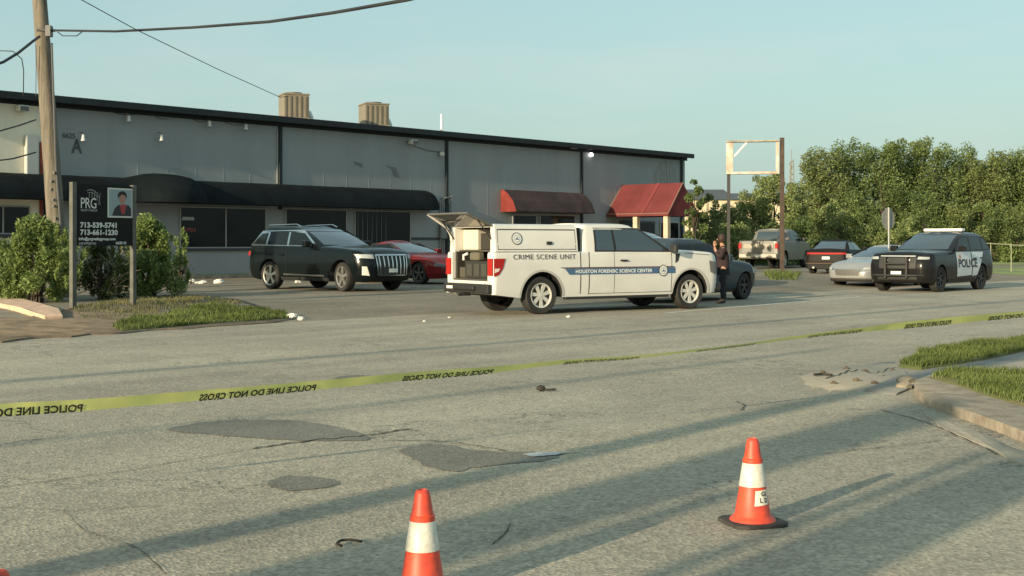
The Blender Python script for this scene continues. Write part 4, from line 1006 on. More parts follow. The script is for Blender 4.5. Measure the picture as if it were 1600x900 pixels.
    mb = MB(); mb.box(-1.05, .3, -.73, .73, 1.345, 1.375); mb.build('cargo_shelf', mat('shelf_dark', (.08, .075, .06), .7), e)
    mb = MB(); mb.box(-1.16, -.4, -.7, .30, .765, 1.14); mb.build('cargo_drawer', mat('drawer_dark', (.03, .03, .026), .5), e, bevel=.01)
    mb = MB()
    for q in range(3): mb.box(-1.175, -1.161, -.62+q*.3, -.40+q*.3, .82, 1.08)
    mb.build('drawer_front', mat('drawer_grey', (.055, .055, .045), .5), e)
    mb = MB(); mb.box(-1.14, .3, .66, .738, .765, 1.34); mb.build('cargo_liner', mat('case_dark', (.035, .033, .025), .6), e)
    mb = MB(); mb.box(-1.1, -.5, .32, .64, .765, 1.0); mb.build('cargo_case', mat('case_olive', (.07, .065, .045), .7), e, bevel=.02)
    mb = MB(); mb.box(-1.02, -.35, -.70, -.12, 1.38, 1.74); mb.build('cargo_case', mat('case_dark', (.035, .033, .025), .6), e, bevel=.02)
    mb = MB(); mb.box(-1.17, -1.0, -.28, .1, 1.15, 1.33); mb.build('cargo_bag', mat('bag_olive', (.12, .11, .08), .9), e, bevel=.04)
    mb = MB(); mb.tube([(-1.1, .45, 1.16), (-1.12, .42, 1.26), (-1.08, .3, 1.3)], .03, 6); mb.build('cargo_tube', M_plate, e)
    # rear end
    mb = MB(); mb.box(-1.34, -1.225, -.93, .93, .46, .66); mb.box(-1.40, -1.341, -.45, .45, .52, .62); mb.build('rear_bumper', M_blk, e, bevel=.03)
    mb = MB(); mb.box(-1.228, -1.222, -.75, .75, .665, .72); mb.build('tailgate_sill', P_white, e)
    mb = MB(); mb.box(-1.346, -1.341, .5, .78, .54, .60); mb.build('license_plate', M_plate, e)
    mb = MB(); mb.box(-1.4, -1.25, -.035, .035, .40, .47); mb.tube([(-1.2, 0, .43), (-1.5, 0, .43)], .035, 8); mb.build('tow_hitch', M_blk, e)
    for sg in (1, -1):
        tl = MB(); ys = sorted((sg*.78, sg*.96)); tl.box(-1.25, -1.221, *ys, .84, 1.2)
        yy = sorted((sg*1.0, sg*1.012)); tl.prism([(-1.23, .82), (-1.1, .86), (-1.0, 1.0), (-.95, 1.20), (-1.23, 1.20)], *yy, 0, Matrix(((1, 0, 0, 0), (0, 0, 1, 0), (0, 1, 0, 0), (0, 0, 0, 1))))
        t_ = tl.build('taillight', M_tail, e, bevel=.012)
        q = MB(); yy = sorted((sg*1.0125, sg*1.018)); q.prism([(-1.21, .9), (-1.12, .93), (-1.08, .99), (-1.21, .99)], *yy, 0, Matrix(((1, 0, 0, 0), (0, 0, 1, 0), (0, 1, 0, 0), (0, 0, 0, 1)))); q.build('reversing_lens', mat('lens_white', (.7, .62, .58), .3), t_)
    for sg in (1, -1):
        W1 = c.sp('side_window', M_ws, [(1.45, 1.37), (3.36, 1.37) if False else (3.42, 1.35), (2.68, 1.83), (1.50, 1.83)], sg, cab=True, n=12)
        c.sp('side_window', M_shut, [(1.93, 1.36), (1.99, 1.36), (1.98, 1.83), (1.93, 1.83)], sg, cab=True, off=.009)
        c.sp('window_surround', M_blk, [(1.40, 1.335), (3.6, 1.325), (2.7, 1.865), (1.45, 1.865)], sg, cab=True, off=.003, n=12)
        c.gap([(1.23, .40), (1.23, 1.33)], sg, .02); c.gap([(1.92, .42), (1.92, 1.33)], sg, .008); c.gap([(3.55, .42), (3.56, 1.30)], sg, .012)
        c.gap([(1.25, .42), (3.55, .42)], sg, .01); c.gap([(1.0, .42), (1.0, 1.33)], sg, .02); c.gap([(3.95, 1.30), (4.7, 1.25)], sg, .012)
        mb = MB(); mb.box(.955, 1.075, *sorted((sg*.60, sg*.86)), 1.35, 1.86); mb.build('cab_gap', M_shut, e)
        c.handle(M_blk, 2.18, 1.14, sg)
        # stripe: navy band with a thin red-brown line above
        c.sp('stripe', mat('stripe_blue', (.055, .12, .22), .4), [(.70, .84), (3.66, .84), (3.66, .97), (.58, .97)], sg, n=40, k=2, off=.006)
        c.sp('stripe', mat('stripe_dark', (.10, .05, .05), .5), [(.55, .975), (3.63, .975), (3.63, 1.0), (.45, 1.0)], sg, n=40, k=1, off=.006)
        mb = MB(); y_ = sorted((sg*.93, sg*1.045)); mb.box(3.50, 3.60, *sorted((sg*.99, sg*1.20)), 1.30, 1.50); mb.build('mirror', M_blk, e, bevel=.035)
        mb = MB(); mb.box(.62, 3.5, *sorted((sg*.86, sg*.97)), .30, .36); mb.build('running_board', M_blk, e, bevel=.015)
        c.sp('fender_vent', M_blk, [(3.66, 1.07), (3.75, 1.12), (3.82, 1.29), (3.68, 1.29)], sg, n=3, k=3)
        # dark arch lips
        for a in (0, c.wb):
            mb = MB(); V = []
            for k in range(21):
                q = math.pi*k/20
                for rr in (c.ar-.0, c.ar+.045): 
                    x, z = a+rr*math.cos(q), c.rw-.02+rr*math.sin(q); p = c.side(x, min(z, 1.3), sg); V.append((p.x, p.y+sg*.007, z))
            mb.add(V, [(2*k, 2*k+1, 2*k+3, 2*k+2) for k in range(20)]); mb.build('arch_lip', mat('lip_grey', (.42, .41, .38), .5), e)
    mb = MB(); mb.box(c.xf-.32, c.xf+.06, -.93, .93, .40, .62); mb.build('front_bumper', M_blk, e, bevel=.05)
    c.fp_('grille', M_blk, [(-.62, .72), (.62, .72), (.64, 1.06), (-.64, 1.06)], k=6)
    for k in range(3): c.fp_('grille_bar', M_chrome, [(-.6, .78+k*.1), (.6, .78+k*.1), (.6, .81+k*.1), (-.6, .81+k*.1)], off=.02, k=1)
    for sg in (1, -1):
        q = [(sg*.66, .78), (sg*.93, .80), (sg*.93, 1.10), (sg*.66, 1.10)]; c.fp_('headlight', M_lampg, q if sg > 0 else [q[1], q[0], q[3], q[2]], n=10)
        c.sp('headlight', mat('headlamp_dark', (.12, .12, .12), .2), [(4.72, .85), (4.90, .8), (4.92, 1.08), (4.68, 1.12)], sg, n=6)
    c.fp_('windshield', M_ws, [(-.84, 1.40), (.84, 1.40), (.68, 1.88), (-.68, 1.88)], cab=True)
    c.inner_wells(); c.wheels(mat('alloy_bright', (.66, .64, .58), .35, metal=.4), 7, .27)
    ink = mat('lettering_black', (.04, .04, .045), .6)
    c.text('lettering', 'CRIME SCENE UNIT', ink, -.74, 1.18, .152, -1, fat=0, sq=1.13, sp_=1.1)
    c.text('lettering', 'HOUSTON FORENSIC SCIENCE CENTER', mat('lettering_white', (.7, .72, .72), .5), .86, .872, .105, -1, fat=.003, sq=1.10, sp_=1.03, off=.011)
    # round seals
    def seal(x, z, r, fn):
        for rr, m_, o_ in ((r, ink, .012), (r*.86, M_plate, .015), (r*.62, mat('seal_grey', (.34, .36, .37), .6), .018), (r*.5, M_plate, .021)):
            mb = MB(); mb.add([fn(x+rr*math.cos(2*math.pi*k/28), z+rr*math.sin(2*math.pi*k/28))+Vector((0, -o_, 0)) for k in range(28)], [tuple(range(28))]); o = mb.build('seal', m_, e, normals=False)
        mb = MB(); mb.add([fn(x+a*r, z+b*r)+Vector((0, -.024, 0)) for a, b in ((-.35, -.2), (.35, -.2), (.3, 0), (.12, .05), (.06, .32), (-.06, .32), (-.12, .05), (-.3, 0))], [tuple(range(8))]); mb.build('seal_mark', mat('seal_mark', (.12, .17, .25), .6), e, normals=False)
    seal(-.62, 1.62, .13, lambda x, z: capside(x, z, -1)); seal(3.30, .905, .13, lambda x, z: c.side(x, z, -1))
    c.place(843, 491, 0, -.88, 32.6, .985)
    return c
TR = build_truck()

# ---- generic passenger car
def passenger(label, name, cat, pnt, P_, lev, wins, rimm, spokes=5, lights='std', **k):
    e = thing(name, label, cat); c = Car(e, **P_); c.body(pnt); c.cabin(pnt, lev, **k.get('cab', {}))
    for sg in (1, -1):
        for q in wins: c.sp('side_window', M_autoglass, q, sg, cab=True, off=.006)
        c.sp('window_trim', k.get('wtrim', M_blk), k['tq'], sg, cab=True, off=.003, n=14)
        for g_ in k.get('gaps', []): c.gap(g_, sg)
        for x, z in k.get('handles', []): c.handle(k.get('hm', pnt), x, z, sg)
        c.mirror(k.get('mm', pnt), k['mir'][0], k['mir'][1], sg)
        c.sp('rocker', M_blk, [(c.ar+.03, c.clr+.01), (c.wb-c.ar-.03, c.clr+.01), (c.wb-c.ar-.02, c.clr+.1), (c.ar+.02, c.clr+.1)], sg)
    c.fp_('windshield', M_ws, k['ws'], cab=True); c.rp_('rear_window', M_ws, k['rs'], cab=True)
    c.inner_wells(); c.wheels(rimm, spokes, turn=k.get('turn', 0)); return c
# dark SUV with tall grille
P_suv = paint('dark_green_paint', (.004, .007, .008), .22, coat=1)
suv = passenger('black SUV with a chrome slatted grille, parked in front of the dark shop windows', 'parked_suv', 'car', P_suv,
  dict(wb=2.99, fo=.92, ro=1.12, hw=.985, rw=.385, rim=.285, rback=M_rback, ar=.47, clr=.25, frise=.12, rrise=.16, er=.09, crown=.05, fcx=.5, fcy=.36, rcx=.4, rcy=.28, fp=2, bow=.10, rbow=.06, sec=SEC, secf=SECF, secr=[(.2, .1), (.5, 0), (.9, .02), (1.2, .12)],
       top=[(-1.12, 1.10), (-1.0, 1.21), (-.3, 1.20), (2.0, 1.18), (2.45, 1.17), (3.3, 1.11), (3.78, 1.04), (3.91, .95)]),
  [(1.10, -.98, 2.35, .93), (1.20, -.93, 2.2, .91), (1.40, -.80, 1.82, .84), (1.58, -.64, 1.4, .77), (1.67, -.50, 1.12, .71), (1.72, -.25, .85, .63)],
  [[(-.78, 1.24), (-.22, 1.225), (-.22, 1.55), (-.50, 1.53)], [(-.14, 1.225), (.72, 1.21), (.66, 1.59), (-.14, 1.57)], [(.80, 1.21), (1.86, 1.20), (1.34, 1.53), (.74, 1.59)]],
  M_alloy, 5, tq=[(-.86, 1.20), (2.0, 1.18), (1.27, 1.63), (-.52, 1.61)], wtrim=M_chrome, gaps=[[(.75, .38), (.76, 1.1)], [(1.86, .55), (1.9, 1.08)], [(-.12, .95), (-.15, 1.1)]], handles=[(.55, .93), (1.5, .92)] and [(.55, .95), (-.02, .96)], mir=(1.72, 1.16),
  ws=[(-.78, 1.22), (.78, 1.22), (.64, 1.64), (-.64, 1.64)], rs=[(-.7, 1.2), (.7, 1.2), (.58, 1.58), (-.58, 1.58)], cab=dict(crown=.04), turn=-12)
e = suv.e
for sg in (1, -1):
    mb = MB(); mb.tube([(-.5, sg*.66, 1.70), (-.35, sg*.66, 1.765), (.8, sg*.64, 1.78), (1.0, sg*.64, 1.71)], .016, 6); mb.build('roof_rail', M_chrome, e)
    suv.sp('sill_trim', M_chrome, [(.62, .40), (2.3, .38), (2.3, .42), (.62, .44)], sg, n=14)
    q = [(sg*.60, .86), (sg*.93, .88), (sg*.95, .98), (sg*.62, .97)]; suv.fp_('headlight', M_lampg, q if sg > 0 else [q[1], q[0], q[3], q[2]], n=14, off=.012)
    q = [(sg*.74, .42), (sg*.88, .44), (sg*.88, .66), (sg*.80, .66)]; suv.fp_('fog_lamp', mat('trim_white', (.7, .68, .6), .3, metal=.4), q if sg > 0 else [q[1], q[0], q[3], q[2]], n=6, off=.014)
    suv.sp('taillight', M_tail, [(-1.0, .92), (-.82, .93), (-.84, 1.04), (-1.0, 1.04)], sg)
g_ = suv.fp_('grille', M_blk, [(-.50, .42), (.50, .42), (.54, .95), (-.54, .95)], n=14)
for k in range(7):
    y = -.42+.14*k; suv.fp_('grille_bar', M_chrome, [(y-.018, .46), (y+.018, .46), (y*1.06+.018, .93), (y*1.06-.018, .93)], g_, off=.02, n=2)
for q in ([(-.54, .94), (.54, .94), (.55, .975), (-.55, .975)], [(-.46, .41), (.46, .41), (.46, .435), (-.46, .435)], [(-.52, .42), (-.49, .42), (-.53, .96), (-.56, .96)], [(.49, .42), (.52, .42), (.56, .96), (.53, .96)]): suv.fp_('grille_frame', M_chrome, q, g_, off=.022, n=8)
suv.fp_('license_plate', M_plate, [(-.16, .50), (.16, .50), (.16, .60), (-.16, .60)], off=.035)
suv.place(538, 455.5, 2.99, -.86, -41, 1.03)

# red sports coupe
P_red = paint('red_paint', (.15, .014, .015), .25, coat=1)
cp = passenger('red sports coupe parked between the dark SUV and the white pickup', 'sports_coupe', 'car', P_red,
  dict(wb=2.72, fo=.85, ro=1.2, hw=.955, rw=.34, rim=.25, ar=.41, clr=.17, frise=.06, rrise=.12, er=.10, crown=.06, fcx=.45, fcy=.32, rcx=.4, rcy=.26, fp=2, bow=.12, rbow=.05, sec=[(.15, .08), (.35, .02), (.6, 0), (.8, .03), (1.0, .08)], secf=[(.15, .1), (.35, 0), (.6, 0), (.8, .08)], secr=[(.2, .1), (.5, 0), (1.0, .08)],
       top=[(-1.2, .98), (-.9, 1.02), (-.3, .96), (1.8, .94), (2.2, .95), (3.0, .86), (3.4, .76), (3.57, .64)]),
  [(.9, -.7, 2.25, .86), (.98, -.55, 2.05, .83), (1.15, -.1, 1.6, .74), (1.28, .3, 1.22, .65), (1.345, .55, .95, .56)],
  [[(-.1, 1.0), (1.85, .98), (1.1, 1.27), (.35, 1.27)]], mat('dark_alloy', (.08, .08, .08), .4, metal=.6), 5, tq=[(-.2, .97), (1.98, .95), (1.15, 1.30), (.3, 1.30)], gaps=[[(.55, .3), (.55, .93)], [(1.75, .3), (1.85, .92)]], handles=[(.7, .82)], mir=(1.62, .95),
  ws=[(-.72, 1.0), (.72, 1.0), (.54, 1.30), (-.54, 1.30)], rs=[(-.66, 1.0), (.66, 1.0), (.5, 1.3), (-.5, 1.3)], cab=dict(crown=.05))
cp.fp_('grille', M_blk, [(-.55, .42), (.55, .42), (.50, .60), (-.50, .60)], n=14, off=.012)
cp.fp_('lower_intake', M_blk, [(-.6, .22), (.6, .22), (.6, .32), (-.6, .32)], n=14)
cp.fp_('license_plate', M_plate, [(-.16, .34), (.16, .34), (.16, .44), (-.16, .44)], off=.03)
for sg in (1, -1):
    q = [(sg*.56, .54), (sg*.86, .58), (sg*.84, .66), (sg*.55, .63)]; cp.fp_('headlight', mat('headlamp_dark', (.12, .12, .12)), q if sg > 0 else [q[1], q[0], q[3], q[2]], n=10, off=.012)
    cp.sp('side_crease', mat('red_crease_trim', (.25, .012, .012), .4), [(.5, .55), (2.1, .58), (2.1, .60), (.5, .57)], sg)  # thin strip along the crease, brighter red than the body
cp.place(657, 444, 2.72, -.82, -42, 1.0)

# ---- police utility vehicle
P_blk = paint('black_paint', (.012, .012, .013), .25, coat=1)
pol = passenger('black police SUV with white doors and a white roof light bar at the roadside', 'police_suv', 'police car', P_blk,
  dict(wb=3.02, fo=.90, ro=1.12, hw=.995, rw=.385, rim=.235, ar=.46, clr=.26, frise=.1, rrise=.14, er=.09, crown=.045, fcx=.40, fcy=.30, rcx=.38, rcy=.26, fp=2, bow=.08, rbow=.05, sec=SEC, secf=[(.2, .12), (.4, 0), (.8, .0), (1.0, .06), (1.2, .14)], secr=[(.2, .1), (.5, 0), (.9, .02), (1.2, .1)],
       top=[(-1.12, 1.12), (-1.0, 1.23), (-.3, 1.23), (2.0, 1.21), (2.4, 1.215), (3.3, 1.18), (3.78, 1.13), (3.92, 1.03)]),
  [(1.14, -.98, 2.42, .93), (1.24, -.92, 2.24, .91), (1.45, -.74, 1.84, .85), (1.63, -.54, 1.44, .79), (1.73, -.36, 1.18, .73), (1.77, -.15, .95, .65)],
  [[(-.70, 1.27), (-.18, 1.255), (-.2, 1.59), (-.46, 1.58)], [(-.08, 1.255), (.78, 1.245), (.72, 1.63), (-.10, 1.61)], [(.88, 1.245), (1.86, 1.24), (1.40, 1.58), (.82, 1.63)]],
  M_steel, 6, tq=[(-.8, 1.23), (2.0, 1.215), (1.32, 1.67), (-.48, 1.65)], gaps=[[(.82, .40), (.83, 1.14)], [(1.86, .5), (1.92, 1.13)], [(-.02, .95), (-.1, 1.14)]], handles=[(.62, .98), (-.0+.1, .99)], mir=(1.78, 1.2),
  ws=[(-.78, 1.26), (.78, 1.26), (.66, 1.69), (-.66, 1.69)], rs=[(-.7, 1.25), (.7, 1.25), (.6, 1.6), (-.6, 1.6)], cab=dict(crown=.03))
e = pol.e; P_door = paint('door_white', (.62, .66, .68), .3)
for sg in (1, -1):
    pol.sp('door', P_door, [(.86, .47), (1.93, .44), (1.96, 1.18), (.86, 1.18)], sg, n=12, k=10, off=.005)
    pol.sp('door', P_door, [(.30, .62) if False else (.44, .46), (.80, .44), (.80, 1.18), (-.12, 1.18)], sg, n=10, k=10, off=.005)
    pol.text('lettering', 'POLICE', mat('lettering_black', (.04, .04, .045), .6), 1.86 if sg > 0 else .22, 0.72, .34, sg, fat=.012, sq=1.28, sp_=1.0)
    q = [(sg*.60, .97), (sg*.90, .97), (sg*.90, 1.04), (sg*.62, 1.05)]; pol.fp_('headlight', M_lampg, q if sg > 0 else [q[1], q[0], q[3], q[2]], n=12, off=.012)
    pol.sp('badge', mat('badge_orange', (.6, .16, .08), .5), [(1.66, .98), (1.78, .98), (1.76, 1.08), (1.64, 1.08)], sg, off=.01, n=2, k=2)
g_ = pol.fp_('grille', M_blk, [(-.56, .70), (.56, .70), (.58, 1.02), (-.58, 1.02)], n=12)
pol.fp_('grille_trim', mat('grille_pale', (.45, .46, .44), .4, metal=.3), [(-.54, 1.05), (.54, 1.05), (.54, 1.08), (-.54, 1.08)], off=.014, n=12)
pol.fp_('lower_intake', M_blk, [(-.6, .36), (.6, .36), (.62, .5), (-.62, .5)], n=12)
for y in (-.34, .34): pol.fp_('grille_lamp', mat('lamp_white', (.8, .8, .76), .3), [(y-.05, .93), (y+.05, .93), (y+.05, .975), (y-.05, .975)], g_, off=.02, n=3)
pol.fp_('license_plate', M_plate, [(-.16, .50), (.16, .50), (.16, .62), (-.16, .62)], off=.06)
mb = MB(); X = pol.xf+.0
for y in (-.33, .33): mb.box(X-.02, X+.10, y-.035, y+.035, .42, 1.04)
mb.tube([(X-.1, -.80, .50), (X+.06, -.62, .5), (X+.10, 0, .5), (X+.06, .62, .5), (X-.1, .80, .50)], .035, 8); mb.tube([(X+.09, -.33, .84), (X+.09, .33, .84)], .03, 8); mb.build('push_bar', M_blk, e, bevel=.01)
mb = MB(); mb.box(.45, .72, -.62, .62, 1.81, 1.90); lb = mb.build('light_bar', mat('bar_white', (.85, .83, .78), .3), e, bevel=.03)
mb = MB(); mb.box(.5, .67, -.5, -.45, 1.765, 1.80); mb.box(.5, .67, .45, .5, 1.765, 1.80); mb.build('bracket', M_blk, lb)
pol.place(1466, 456.5, 3.02, .87, 228, 1.04)

# silver sedan behind the police vehicle
P_sil = paint('silver_paint', (.33, .34, .34), .3, metal=.35)
SED = dict(wb=2.85, fo=.92, ro=1.1, hw=.925, rw=.335, rim=.22, ar=.40, clr=.18, frise=.08, rrise=.14, er=.10, crown=.05, fcx=.5, fcy=.36, rcx=.36, rcy=.26, fp=2, bow=.12, rbow=.06, sec=[(.15, .08), (.35, .02), (.6, 0), (.85, .03), (1.05, .07)], secf=[(.15, .1), (.35, 0), (.6, 0), (.8, .08)], secr=[(.2, .1), (.5, 0), (1.0, .08)],
       top=[(-1.1, .98), (-.9, 1.04), (-.2, 1.0), (1.9, .95), (2.3, .94), (3.1, .86), (3.55, .74), (3.77, .60)])
SEDL = [(.93, -.85, 2.45, .86), (1.02, -.6, 2.2, .83), (1.2, -.15, 1.7, .74), (1.36, .3, 1.2, .64), (1.43, .55, .95, .56)]
SEDW = [[(-.3, 1.04), (.55, 1.02), (.5, 1.34), (.12, 1.33)], [(.63, 1.02), (1.95, 1.0), (1.2, 1.32), (.58, 1.34)]]
SEDK = dict(tq=[(-.42, 1.01), (2.1, .98), (1.25, 1.37), (.1, 1.37)], gaps=[[(.6, .3), (.6, .98)], [(1.8, .35), (1.85, .95)]], handles=[(.4, .84), (-.25, .85)], mir=(1.75, .97), ws=[(-.72, 1.03), (.72, 1.03), (.56, 1.38), (-.56, 1.38)], rs=[(-.68, 1.05), (.68, 1.05), (.54, 1.37), (-.54, 1.37)], cab=dict(crown=.04))
sil = passenger('silver sedan mostly hidden behind the police vehicle, only its nose showing', 'parked_sedan', 'car', P_sil, SED, SEDL, SEDW, M_alloy, 6, **SEDK)
g_ = sil.fp_('grille', mat('grille_grey', (.09, .09, .085), .5), [(-.42, .40), (.42, .40), (.5, .62), (-.5, .62)], n=10)
sil.fp_('bumper_trim', M_chrome, [(-.85, .27), (.85, .27), (.85, .31), (-.85, .31)], n=14)
sil.fp_('lower_intake', M_blk, [(-.8, .19), (.8, .19), (.8, .265), (-.8, .265)], n=14)
for sg in (1, -1):
    q = [(sg*.6, .60), (sg*.86, .62), (sg*.84, .70), (sg*.6, .68)]; sil.fp_('headlight', M_lampg, q if sg > 0 else [q[1], q[0], q[3], q[2]], n=8, off=.012)
sil.place(1362, 449.5, 3.5, .80, 226, .98)

# black muscle sedan seen from behind
chg = passenger('black sedan seen from behind, parked right of the silver pickup', 'parked_sedan', 'car', mat('dull_black_paint', (.013, .011, .010), .55, spec=.15), dict(SED, hw=.96, wb=3.0, rw=.36), SEDL, SEDW, M_steel, 5, **SEDK)
chg.rp_('light_strip', M_tail, [(.84, .83), (-.84, .83), (-.82, .90), (.82, .90)], n=20, off=.012)
chg.rp_('license_plate', M_plate, [(.16, .62), (-.16, .62), (-.16, .73), (.16, .73)], off=.02)
chg.rp_('rear_diffuser', M_blk, [(.8, .22), (-.8, .22), (-.82, .40), (.82, .40)], n=14)
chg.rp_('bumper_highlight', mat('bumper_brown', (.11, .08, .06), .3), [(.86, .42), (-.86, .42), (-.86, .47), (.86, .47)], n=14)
mb = MB(); mb.tube([(-1.2, .5, .27), (-1.0, .5, .27)], .045, 8); mb.tube([(-1.2, -.5, .27), (-1.0, -.5, .27)], .045, 8); mb.build('exhaust', M_chrome, chg.e)
chg.place(1330, 427.5, 0, -.83, 63, 1.0)

# silver pickup seen from behind
P_sp = paint('grey_beige_paint', (.16, .16, .15), .4, metal=.2, coat=.2)
e = thing('pickup_truck', 'silver grey pickup truck seen from behind at the far side of the lot', 'pickup truck')
c = Car(e, wb=3.68, fo=.93, ro=1.2, hw=1.0, rw=.40, rim=.25, ar=.52, clr=.42, frise=.05, rrise=.1, er=.06, crown=.0, fcx=.4, fcy=.3, rcx=.08, rcy=.06, fp=2, bow=.05, rbow=0, sec=[(.3, .05), (.5, .015), (.8, 0), (1.4, .03)], secf=[(.3, .06), (.5, 0), (1.3, .05)], secr=[(.3, 0), (1.4, 0)],
   top=[(-1.2, 1.36), (.7, 1.36), (3.0, 1.33), (3.8, 1.31), (4.4, 1.22), (4.6, 1.08)])
c.body(P_sp); c.cabin(P_sp, [(1.32, .72, 3.25, .95), (1.5, .76, 2.9, .92), (1.7, .82, 2.5, .86), (1.86, .9, 2.2, .79), (1.93, 1.0, 2.05, .7)], rc=.1, gb=.12, rb=.02)
for sg in (1, -1):
    c.sp('side_window', M_autoglass, [(.95, 1.38), (1.75, 1.37), (1.72, 1.8), (1.05, 1.8)], sg, cab=True); c.sp('side_window', M_autoglass, [(1.85, 1.37), (2.85, 1.36), (2.25, 1.78), (1.82, 1.8)], sg, cab=True)
    mb = MB(); ys = sorted((sg*.84, sg*.97)); mb.box(-1.225, -1.201, *ys, .98, 1.24); ys = sorted((sg*1.0, sg*1.01)); mb.box(-1.2, -1.08, *ys, .88, 1.24); mb.build('taillight', M_tail, e); c.mirror(M_blk, 2.7, 1.35, sg)
c.rp_('rear_window', M_ws, [(.74, 1.42), (-.74, 1.42), (-.66, 1.82), (.66, 1.82)], cab=True, off=.012)
mb = MB(); mb.box(-1.215, -1.201, -.76, .76, .80, 1.34); tg = mb.build('tailgate', P_sp, e, bevel=.006)
mb = MB(); mb.box(-1.22, -1.216, -.74, .74, 1.0, 1.2); mb.build('tailgate_panel', mat('tailgate_bright', (.22, .2, .16), .4, metal=.1), tg); mb = MB(); mb.box(-1.222, -1.217, -.1, .1, 1.22, 1.28); mb.build('tailgate_handle', M_blk, tg)
mb = MB(); mb.box(-1.32, -1.22, -.95, .95, .52, .74); mb.build('rear_bumper', mat('bumper_grey', (.2, .19, .17), .4, metal=.5), e, bevel=.03)
mb = MB(); mb.box(-1.325, -1.321, -.16, .16, .58, .68); mb.build('license_plate', M_plate, e)
mb = MB(); mb.box(.5, .7, -.9, .9, 1.37, 1.42); mb.build('bed_rail', M_blk, e)
c.inner_wells(); c.wheels(M_alloy, 6, .27); c.place(1224, 419.5, 0, -.88, 61, 1.05)

# dark crossover behind the white truck's nose
P_dkb = paint('dark_blue_paint', (.035, .05, .065), .25, coat=1)
cr = passenger('dark blue crossover behind the white pickup, its front wheel beside the standing person', 'parked_crossover', 'car', P_dkb,
  dict(wb=2.66, fo=.86, ro=.9, hw=.92, rw=.36, rim=.22, ar=.42, clr=.22, frise=.1, rrise=.14, er=.11, crown=.05, fcx=.55, fcy=.42, rcx=.36, rcy=.26, fp=2, bow=.12, rbow=.06, sec=SEC, secf=SECF, secr=[(.2, .1), (.5, 0), (.9, .02), (1.2, .1)],
       top=[(-.9, 1.0), (-.8, 1.08), (1.7, 1.06), (2.1, 1.07), (2.9, 1.0), (3.3, .86), (3.52, .66)]),
  [(.98, -.8, 2.35, .86), (1.08, -.75, 2.15, .84), (1.3, -.6, 1.75, .76), (1.5, -.42, 1.35, .68), (1.6, -.2, 1.05, .6)],
  [[(-.5, 1.1), (.45, 1.1), (.42, 1.45), (-.28, 1.43)], [(.55, 1.1), (1.85, 1.08), (1.25, 1.42), (.52, 1.45)]], M_steel, 5, tq=[(-.6, 1.07), (2.0, 1.05), (1.3, 1.5), (-.35, 1.48)], gaps=[[(.5, .4), (.5, 1.05)]], handles=[(.3, .9)], mir=(1.65, 1.03),
  ws=[(-.72, 1.1), (.72, 1.1), (.58, 1.52), (-.58, 1.52)], rs=[(-.65, 1.12), (.65, 1.12), (.54, 1.5), (-.54, 1.5)], cab=dict(crown=.03), turn=4)
for sg in (1, -1):
    cr.sp('headlight', M_lampg, [(2.98, .70), (3.25, .72), (3.22, .82), (2.95, .84)], sg, n=8)
cr.place(1160, 468, 2.66, -.80, 47, 1.0)
# second dark car nearer the building, only its roof and windshield above the truck's hood
cx2 = passenger('black SUV showing only roof and glass over the hood of the white truck', 'parked_suv', 'car', paint('black_blue_paint', (.03, .035, .042), .25, coat=1),
  dict(suv.__dict__ and {k: getattr(suv, k) for k in ('wb', 'fo', 'ro', 'hw', 'rw', 'rim', 'ar', 'clr', 'frise', 'rrise', 'er', 'crown', 'fcx', 'fcy', 'rcx', 'rcy', 'fp', 'bow', 'rbow', 'sec', 'secf', 'secr', 'top')}),
  [(1.02, -.98, 2.35, .93), (1.12, -.93, 2.2, .91), (1.35, -.78, 1.78, .82), (1.55, -.62, 1.4, .74), (1.66, -.48, 1.12, .68), (1.71, -.25, .85, .60)],
  [[(-.14, 1.14), (.72, 1.12), (.66, 1.56), (-.14, 1.54)], [(.80, 1.12), (1.86, 1.12), (1.30, 1.50), (.74, 1.56)]], M_steel, 5, tq=[(-.86, 1.125), (2.0, 1.095), (1.25, 1.60), (-.5, 1.58)], mir=(1.72, 1.08),
  ws=[(-.78, 1.14), (.78, 1.14), (.62, 1.62), (-.62, 1.62)], rs=[(-.7, 1.2), (.7, 1.2), (.58, 1.58), (-.58, 1.58)])
cx2.place(1085, 447, 2.99, -.86, -25, 1.0)

# ------------------------------------------------------------------ person standing at the nose of the white pickup
def skin(name, J, E, m, parent, root=0, sub=2):
    me = bpy.data.meshes.new(name); me.from_pydata([tuple(j[:3]) for j in J], E, []); me.materials.append(m)
    o = link(name, me, parent); md = o.modifiers.new('skin', 'SKIN'); md.use_smooth_shade = True
    bpy.context.view_layer.update()
    for i, j in enumerate(J):
        r = j[3]; me.skin_vertices[0].data[i].radius = (r, j[4] if len(j) > 4 else r); me.skin_vertices[0].data[i].use_root = (i == root)
    sb = o.modifiers.new('sub', 'SUBSURF'); sb.levels = sub; sb.render_levels = sub
    bpy.context.view_layer.update(); dg = bpy.context.evaluated_depsgraph_get(); m2 = bpy.data.meshes.new_from_object(o.evaluated_get(dg)); o.modifiers.clear(); o.data = m2
    if not m2.materials: m2.materials.append(m)
    return o
g = G(1130, 474); PE = thing('person', 'person in maroon top and black trousers at the white pickup nose, hands raised to face', 'person', g, R(-8))
M_skin = mat('skin', (.36, .19, .12), .55); M_top = mat('maroon_cloth', (.03, .016, .017), .9, var=.25, vscale=6); M_trou = mat('black_cloth', (.016, .016, .02), .9, var=.2); M_hair = mat('dark_red_hair', (.035, .015, .012), .7)
